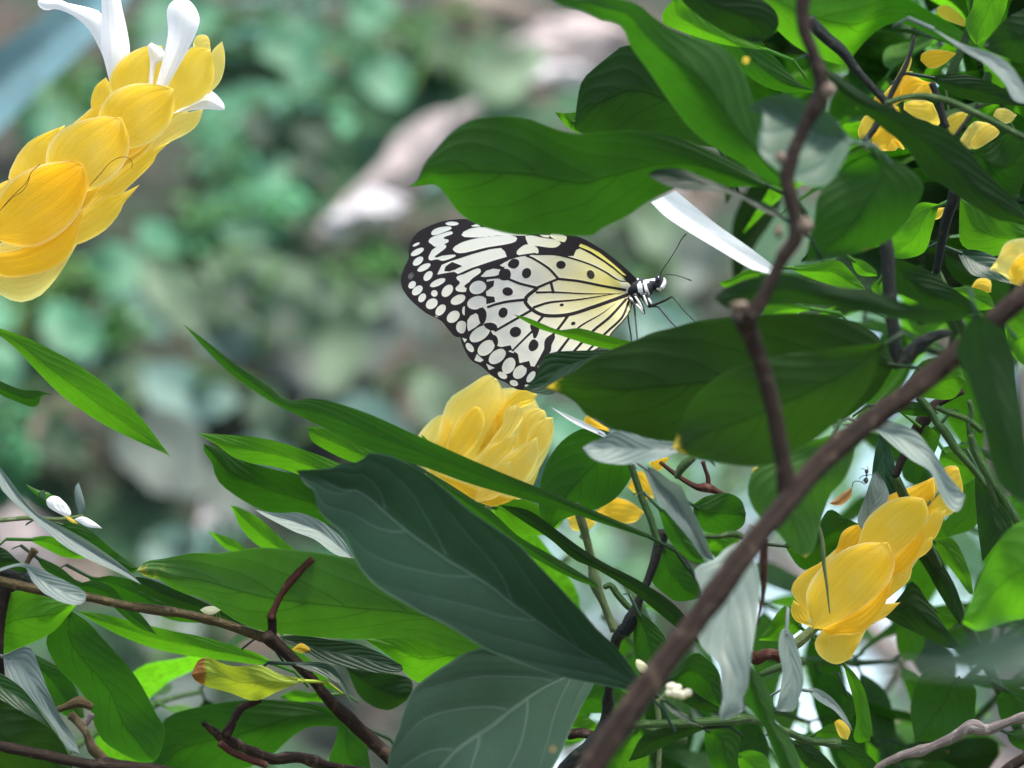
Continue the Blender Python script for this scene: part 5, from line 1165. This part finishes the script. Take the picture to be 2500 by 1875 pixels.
def wing(name, out, dark_fn, parent, d0, step=1.7):
    P = outline(out)
    x0, y0 = P.min(0) - 2; x1, y1 = P.max(0) + 2
    nx, ny = int((x1 - x0) / step), int((y1 - y0) / step)
    X, Y = np.meshgrid(np.linspace(x0, x1, nx), np.linspace(y0, y1, ny))
    ins = inside(P, X, Y)
    cell = ins[:-1, :-1] | ins[1:, :-1] | ins[:-1, 1:] | ins[1:, 1:]
    use = np.zeros(ins.shape, bool)
    use[:-1, :-1] |= cell; use[1:, :-1] |= cell; use[:-1, 1:] |= cell; use[1:, 1:] |= cell
    idx = -np.ones(ins.shape, int); idx[use] = np.arange(use.sum())
    xs, ys = X[use].copy(), Y[use].copy(); io = ~ins[use]
    # corners outside the rim are drawn back onto it
    PP = P; nxt = np.roll(P, -1, 0)
    for q in np.where(io)[0]:
        v = nxt - PP; w = np.array([xs[q], ys[q]]) - PP
        t = np.clip((w * v).sum(1) / np.maximum((v * v).sum(1), 1e-12), 0, 1)
        c = PP + v * t[:, None]; k = ((c - [xs[q], ys[q]]) ** 2).sum(1).argmin()
        xs[q], ys[q] = c[k]
    dark, yel, gry = dark_fn(xs, ys)
    bx, by = px('n2', 1340, 860)
    r = np.hypot(xs - bx, ys - by)
    dep = d0 + (1.2015 - d0) * np.exp(-(r / 45.0) ** 2) + .0012 * np.sin(r / 60.0) - .00004 * (ys - by) * .3
    dep = dep - .00006 * np.clip(dark, 0, 1)                            # veins stand a little proud
    V = [at(a, b, c) for a, b, c in zip(xs, ys, dep)]
    jj, ii = np.where(cell)
    F = np.stack([idx[jj, ii], idx[jj, ii+1], idx[jj+1, ii+1], idx[jj+1, ii]], 1).tolist()
    return make(name, V, F, M['wing'], parent, None, at(bx, by, 1.2015), attrs={'scale_dark': dark, 'scale_yellow': yel, 'scale_grey': gry})

s = N('wing_membrane')
def attr(n): return s.n('ShaderNodeAttribute', attribute_name=n).outputs['Fac']
dk, yl, gy = attr('scale_dark'), attr('scale_yellow'), attr('scale_grey')
tc = s.n('ShaderNodeTexCoord').outputs['Object']
nz = s.noise(tc, 160, 4); fine = s.noise(tc, 2200, 2)
pale = s.mix(yl, (.78, .76, .66), (.84, .73, .15))
pale = s.mix(s.math('MULTIPLY', gy, s.step(nz, .35, .7), clamp=True), pale, (.50, .52, .54))
pale = s.mix(s.math('MULTIPLY', s.step(fine, .4, .7), .12), pale, (.45, .43, .40))
dkn = s.math('ADD', dk, s.math('MULTIPLY', s.math('SUBTRACT', fine, .5), .16))
dkf = s.step(dkn, .35, .65)
col = s.mix(dkf, pale, (.020, .016, .018))
trc = s.mix(dkf, s.mix(yl, (.93, .90, .74), (.95, .84, .18)), (.03, .02, .02))
bm = s.bump(s.math('ADD', fine, nz), .25, .0003)
pr = s.princ(col, .55, .25, bm)
tl = s.n('ShaderNodeBsdfTranslucent'); s.l(trc, tl.inputs[0])
mx = s.n('ShaderNodeMixShader'); mx.inputs[0].default_value = .48
s.l(pr, mx.inputs[1]); s.l(tl.outputs[0], mx.inputs[2]); s.l(mx.outputs[0], s.out.inputs[0])
M['wing'] = s.m

SOFT = 1.7
def tofac(sd): return np.clip(.5 - sd / (2 * SOFT), 0, 1)
def fore_dark(X, Y):
    pale = np.full(X.shape, 1e9)
    for q in [('n1','465,290 480,240 560,200 700,185 732,205 640,250 540,285'),('n1','425,385 470,330 600,285 730,250 745,275 615,340 692,370 640,412 510,452 470,420'),
              ('n1','430,628 455,530 500,480 655,435 560,540 500,600 610,580 790,568 740,602 610,642 540,620'),
              ('n1','870,296 960,225 1050,200 1250,198 1500,250 1760,290 1700,302 1400,295 1100,322 980,322'),
              ('n1','1000,178 1080,148 1118,178'),('n1','752,490 800,440 900,390 1100,340 1400,310 1605,322 1605,372 1500,412 1200,462 1000,512 830,538'),
              ('n1','800,872 900,828 1100,748 1125,790 1050,872 905,975 905,1008 968,1030 900,1062 788,1030 852,940'),
              ('n1','1615,548 1690,450 1760,428 1885,470 1895,545 1750,556'),('n1','1755,385 1740,308 1950,335 2200,395 2130,462 1900,442 1780,430'),
              ('n2','238,80 280,52 455,98 440,160 418,168 300,128'),('n2','105,75 230,80 218,106 150,98')]:
        pale = U_(pale, sd_poly(q[0], q[1], X, Y, True) - .7)
    f3 = sd_poly('n1', '538,832 600,700 720,650 820,620 1000,560 1250,490 1400,472 1452,520 1478,590 1300,642 1000,742 820,824 768,792 640,812', X, Y, False)
    f3 = np.maximum(f3, -sd_poly('n1', '632,785 650,720 740,660 880,715 780,765 700,790', X, Y, False))
    pale = U_(pale, f3)
    for q in [(740,143,88,27,0),(255,425,52,18,-25),(270,525,97,38,-28),(280,650,82,46,-38),(360,735,97,40,-28),(415,850,77,48,-50),(545,940,112,42,-25),(675,1050,95,62,-50),(820,1170,105,60,-25),
              (200,970,58,42,-45),(270,1045,83,52,-40),(335,1145,65,45,-55),(465,1225,85,65,-35),(585,1310,87,55,-50),(755,1400,97,70,-40),(500,1085,44,44,0),(870,1540,75,85,0),(905,1320,30,60,0)]:
        pale = U_(pale, sd_ell('n1', *q, X, Y))
    y1 = sd_poly('n2', '625,228 650,193 720,218 900,310 1050,430 1180,540 1275,630 1215,612 1090,500 950,400 780,292', X, Y, False)
    y2 = sd_poly('n2', '555,355 590,278 640,258 800,342 960,442 1100,542 1250,665 1180,650 1000,560 850,470 620,392', X, Y, False)
    y3 = sd_poly('n2', '430,365 560,358 700,392 900,492 1100,592 1260,690 1250,760 1050,700 800,560 600,450', X, Y, False)
    pale = U_(pale, U_(y1, U_(y2, y3)))
    dark = tofac(-pale)
    gs = sd_ell('n1', 185, 850, 85, 60, -55, X, Y)
    dark = np.minimum(dark, 1 - .42 * tofac(gs / 3 ))
    ox, oy = px('n2', 1200, 560)
    yel = np.clip(1.15 - np.hypot(X - ox, Y - oy) / 240, 0, 1) ** 1.0
    yel = np.where(y1 < 1.5, 1.0, yel * .75); yel = np.where((y3 < 0) & (y2 > 0), yel * .35, yel)
    gry = np.zeros(X.shape)
    gry = np.where(X < px('n1', 1000, 0)[0], .25, .05)
    return dark, yel, gry
HV = [('w','1565,575 1400,545 1250,515 1115,500',9,9),('w','1115,500 1050,430 940,360 900,345',9,7),('w','1115,500 1040,530 970,560',8,9),('w','1065,525 1080,590',9,10),
      ('w','1540,600 1300,600 1080,590 970,592',2,8),('w','970,560 850,530 740,490 600,498',9,9),('w','1500,600 1250,640 1050,660 950,692',3,9),
      ('w','1580,608 1350,690 1180,742 1020,746 930,702 890,640 970,565',12,12),('w','900,640 780,652 690,672 640,690',10,8),('w','940,708 830,770 690,850',9,8),
      ('w','1015,748 980,790 950,840 880,910 805,985',9,6),('w','1185,742 1120,830 1060,900 1020,990 960,1100',9,9),('w','1500,665 1400,740 1250,830 1110,1000',2,10),
      ('w','1570,640 1460,760 1350,850 1210,1000',9,9),('w','1590,650 1545,760 1440,860 1310,990',8,8),('w','1608,660 1612,710 1580,790 1480,880 1380,1000',7,5),('w','1560,620 1600,600 1620,640',9,9)]
def hind_dark(X, Y):
    P = outline(HIND_OUT); rim = segdist(P, X, Y)
    dark = np.full(X.shape, 1e9)
    rw = np.where(Y < px('n1', 0, 900)[1], 17, 12) / 5.53 * 2
    dark = U_(dark, rim - rw * .7)
    for fr, sx, a, b in HV: dark = U_(dark, sd_line(fr, sx, (a, b), X, Y))
    inner = [('n1','1500,640'),('n1','1430,770'),('n1','1390,870'),('n1','1210,900'),('n1','1190,1000'),('n1','1205,1130'),('n1','1190,1240'),('n1','1150,1290'),('n1','1160,1480'),('n3','320,390'),('n3','430,480'),('n3','480,560'),('n3','495,680'),('n3','600,710'),('n3','650,760'),('n3','760,790'),('n3','825,920'),('n3','960,960'),('n3','1060,970'),
             ('n3','1120,1100'),('n3','930,1400'),('n3','600,1300'),('n3','0,1000'),('n3','-60,500'),('n1','880,1400'),('n1','880,1000'),('n1','1200,700')]
    PI = np.array([pts(f, q)[0] for f, q in inner])
    band = np.where(inside(PI, X, Y), -segdist(PI, X, Y), segdist(PI, X, Y))
    spots = np.full(X.shape, 1e9)
    for q in [('n1',1085,1005,112,86,-20),('n1',1075,1210,132,86,-15),('n3',285,525,155,84,-35),('n3',370,715,130,85,-40),('n3',520,830,130,80,-38),('n3',675,955,115,80,-62),('n3',825,1040,105,75,-45),('n3',975,1105,85,42,-55),
              ('n3',150,710,70,40,50),('n3',590,1085,66,40,30),('n3',745,1190,56,38,20),('n3',920,1225,30,15,0)]:
        spots = U_(spots, sd_ell(*q, X, Y))
    for q in [('n1','1125,858 1200,780 1300,752 1405,765 1370,832 1250,868'),('n1','1383,706 1460,660 1542,640 1480,712 1430,727'),('n3','112,352 160,280 230,248 290,288 302,370 230,432 130,492 112,422'),('n3','48,580 112,600 80,642'),('n3','212,882 245,798 335,880 290,908'),('n3','372,930 485,985 410,1012')]:
        spots = U_(spots, sd_poly(q[0], q[1], X, Y, False))
    dark = U_(dark, np.maximum(band, -(spots - .2)))
    for q in [('n1','1490,700 1560,620 1640,640 1632,720 1560,752'),('n1','1390,770 1500,758 1535,830 1500,902 1380,890'),('n1','1200,930 1310,908 1300,985 1200,1062'),('n1','1200,1118 1310,1130 1322,1202 1200,1232'),('n3','260,190 340,180 377,260 350,372 300,402'),('n3','338,402 430,373 502,400 520,450 440,482'),('n3','450,548 500,548 532,620 510,692 470,650'),('n3','578,702 700,678 722,740 640,772'),('n3','748,760 800,798 817,900 740,852'),('n3','828,920 952,888 972,962 900,982'),
              ('n3','968,400 1082,420 1072,520 1020,592 998,520'),('n3','940,700 1000,598 1072,640 1062,720 980,762'),('n3','1168,600 1295,535 1252,680 1242,760 1100,900 1150,760')]:
        dark = U_(dark, sd_poly(q[0], q[1], X, Y, True))
    for q in [('n2',385,478,64,56,0),('n2',785,610,52,64,-30),('n1',1745,812,62,72,20),('n1',1490,1060,72,58,10),('n1',1428,1345,60,72,25),('n3',765,500,78,70,-20),('n2',395,1020,30,20,-10),('n2',550,1270,32,24,-20)]:
        dark = U_(dark, sd_ell(*q, X, Y))
    dk = tofac(dark)
    sp = sd_ell('n2', 785, 610, 58, 68, -30, X, Y)
    dk = np.where(sp < 0, np.minimum(dk, .62), dk)
    ox, oy = px('n2', 1000, 760)
    yel = np.clip(1.05 - np.hypot(X - ox, (Y - oy) * 1.2) / 215, 0, 1) ** .9 * .85
    bx = sd_poly('n2', '1185,690 1230,668 1335,720 1352,855 1280,860 1200,760', X, Y, False)
    yel = np.where(bx < 2, .12, yel)
    gry = np.clip(.25 + (np.hypot(X - ox, Y - oy) - 60) / 400, 0, .8)
    return dk, yel, gry

cb = at(*px('n2', 1480, 800), 1.203)
bf = thing('butterfly', 'black and white butterfly with yellow wing bases perched among the leaves with closed wings', 'butterfly', cb)
hw = wing('hindwing', HIND_OUT, hind_dark, bf, 1.1965)
fw = wing('forewing', FORE_OUT, fore_dark, bf, 1.1992)
for o, sh_ in ((fw, FWD * .0105 + Vector((-.0004, 0, -.0003))), (hw, FWD * .0125 + Vector((-.0001, 0, .0004)))):   # the far pair, folded behind
    c = o.copy(); COL.objects.link(c); c.parent = bf; c.location = o.location + sh_

# body: one lofted surface from the abdomen tip to the face
s = N('butterfly_body')
wt = s.n('ShaderNodeAttribute', attribute_name='white').outputs['Fac']
hn = s.noise(s.n('ShaderNodeTexCoord').outputs['Object'], 2600, 3)
col = s.mix(s.step(s.math('ADD', wt, s.math('MULTIPLY', s.math('SUBTRACT', hn, .5), .3)), .4, .6), (.010, .010, .016), (.78, .78, .72))
s.l(s.princ(col, .6, .3, s.bump(hn, .6, .0004)), s.out.inputs[0]); M['bbody'] = s.m
AX = [(560,1500,22),(640,1420,48),(800,1270,62),(980,1110,66),(1150,970,66),(1280,880,76),(1350,820,104),(1420,795,130),(1490,790,140),(1555,775,118),(1600,745,80),(1630,735,70),(1665,740,92),(1700,740,104),(1735,745,92),(1762,750,60),(1775,755,20)]
AXS = smooth(np.array(AX, float), 70)
V, UV = [], []
for i, (x, y, r) in enumerate(AXS):
    t = AXS[min(i+1, 69)][:2] - AXS[max(i-1, 0)][:2]; t /= np.linalg.norm(t); nrm = np.array([-t[1], t[0]])
    for k in range(26):
        a = k / 26 * 2 * math.pi
        q = np.array([x, y]) + nrm * math.cos(a) * r
        V.append((q[0], q[1], math.sin(a) * r * .92))
F = []
for i in range(69):
    for k in range(26): F.append((i*26+k, i*26+(k+1) % 26, (i+1)*26+(k+1) % 26, (i+1)*26+k))
F.append(tuple(range(25, -1, -1))); F.append(tuple(69*26+k for k in range(26)))
n2x = np.array([v[0] for v in V]); n2y = np.array([v[1] for v in V])
X = 1300 + n2x / 5.53; Y = 560 + n2y / 5.53
wht = np.full(X.shape, 1e9)
for q in ['1410,755 1440,698 1472,728 1502,830 1482,892 1428,852','1495,690 1580,668 1582,700 1535,742 1582,860 1582,902 1528,842','1480,870 1530,900 1560,1000 1510,1000','1660,775 1700,800 1740,760 1775,650 1800,700 1775,790 1735,830 1690,830','1380,655 1430,660 1420,690 1385,690']:
    wht = U_(wht, sd_poly('n2', q, X, Y, False))
for q in [(1545,640,34,22,0),(1640,665,30,32,0),(1180,950,14,60,30),(1000,1090,14,60,30),(830,1240,14,60,30)]:
    wht = U_(wht, sd_ell('n2', *q, X, Y))
mm = PXS * 1.203 / 5.53
V3 = [at(1300 + v[0] / 5.53, 560 + v[1] / 5.53, 1.203 - v[2] * mm) for v in V]
make('body', V3, F, M['bbody'], bf, None, cb, attrs={'white': np.clip(.5 - wht / 1.6, 0, 1)})
s = N('butterfly_eye'); s.l(s.princ((.006, .006, .010), .18, .5), s.out.inputs[0]); M['eye'] = s.m
s = N('butterfly_leg'); s.l(s.princ((.012, .012, .014), .5, .4), s.out.inputs[0]); M['bleg'] = s.m
s = N('butterfly_leg_white'); s.l(s.princ((.62, .62, .58), .6, .3), s.out.inputs[0]); M['blegw'] = s.m
for dz in (-.0013, .0013):
    knob('eye', bf, 'n2', 1698, 678, 1.203 + dz, 56, 'eye', (.8, .7, 1.05), 0)
def bt(name, P, d, r, mat='bleg', **kw): return tube(name, bf, 'n2', P, d, r, M[mat], sides=7, **kw)
bt('antenna', '1722,620 1760,540 1850,410 1950,250 2020,120 2075,60', [1.2015, 1.197, 1.194], [8, 6, 6, 6, 8, 10], seg=30)
bt('antenna', '1722,620 1780,606 1900,615 2010,640 2140,690', [1.2045, 1.215, 1.23], [8, 6, 6, 6, 9], seg=30)
bt('palp', '1745,790 1778,740 1785,690 1772,655', [1.2005], [30, 26, 18, 8], 'blegw', seg=14)
bt('leg', '1500,880 1540,960 1575,1040', 1.1995, [62, 50, 26], seg=16)
bt('leg', '1575,1045 1690,1000 1800,955 1882,910 1960,990 2060,1110 2200,1245 2260,1290', [1.1995, 1.19, 1.17], [18, 17, 15, 13, 11, 10, 9, 9], seg=40)
bt('leg', '1590,1040 1690,1045 1760,1120 1850,1230 1950,1335 2030,1420', [1.203, 1.2, 1.18], [14, 13, 12, 11, 10, 10], seg=36)
bt('leg', '1370,880 1420,970 1480,1070 1510,1140', 1.2, [40, 42, 32, 16], seg=18)
bt('leg', '1300,920 1350,970 1370,1020 1385,1150 1400,1330 1420,1520 1425,1620', [1.2, 1.198, 1.175], [34, 26, 16, 13, 12, 11, 10], seg=36)
bt('leg', '1290,1150 1300,1250 1325,1400 1345,1560', [1.205, 1.2], [11, 11, 10, 10], seg=24)
for P, d in (('1500,890 1525,960 1552,1030', 1.1965), ('1385,905 1440,990 1490,1085', 1.1975), ('1400,1010 1450,1070 1500,1135', 1.1972), ('1310,920 1335,945 1350,970', 1.198), ('1565,930 1590,980 1605,1010', 1.1985)):
    bt('leg_stripe', P, d, [12, 18, 10], 'blegw', seg=10)

# ------------------------------------------------------------------ small animals and loose things
fly = thing('planthopper', 'tiny cream white insect sitting on the brown twig at lower left', 'insect', at(*px('b', 1420, 625), 1.178))
w_ = [('1350,590 1380,572 1440,565 1495,590', '1350,600 1380,622 1440,625 1495,590')]
blade('wing', fly, 'b', '1490,592 1440,566 1385,572 1350,592', '1490,594 1440,622 1385,618 1350,592', 1.174, 'T', 'cream', .3, cup=.8, n=12, m=9, petiole=False, wave=.2)
blade('wing', fly, 'b', '1490,592 1440,568 1385,574 1352,592', '1490,594 1440,620 1385,616 1352,592', 1.1775, 'U', 'cream', .3, cup=-.6, n=12, m=9, petiole=False, wave=.2)
knob('body', fly, 'b', 1435, 598, 1.1758, 30, 'cream', (1.5, .6, .55), 3)
for i, (x0, x1) in enumerate(((1440,1428),(1460,1462),(1480,1486))):
    tube('leg', fly, 'b', f'{x0},612 {x1},640', 1.1755, 3.5, 'stem_pale', sides=5, seg=5)
dl = thing('dry_leaf', 'curled orange brown dry leaf hanging on a thread before the white gap at right', 'leaf', at(*px('g', 1050, 385), 1.21))
blade('leaf', dl, 'g', '1052,384 980,430 920,480 898,496', '1052,384 1042,450 980,506 925,506 898,496', 1.21, 'U', 'dry', .4, cup=.5, n=16, m=9, petiole=False)
tube('thread', dl, 'g', '1052,386 1062,350 1100,345 1140,365', 1.21, 3, 'bark', sides=5, seg=12)
an = thing('ant', 'small dark ant on the leaf edge in the white gap at right', 'insect', at(*px('g', 1150, 310), 1.2))
for x, y, r, q in ((1150,280,15,(.9,.8,1.1)),(1150,305,11,(.7,.7,1)),(1146,340,17,(.9,.8,1.3))):
    knob('body', an, 'g', x, y, 1.195, r, 'bark_dark', q, 2)
for P in ('1145,272 1130,262 1112,262','1156,272 1160,258 1150,245','1145,305 1120,310 1100,330','1155,305 1175,300 1190,310','1148,318 1130,335 1120,355'):
    tube('leg', an, 'g', P, 1.195, 2.5, 'bark_dark', sides=5, seg=8)
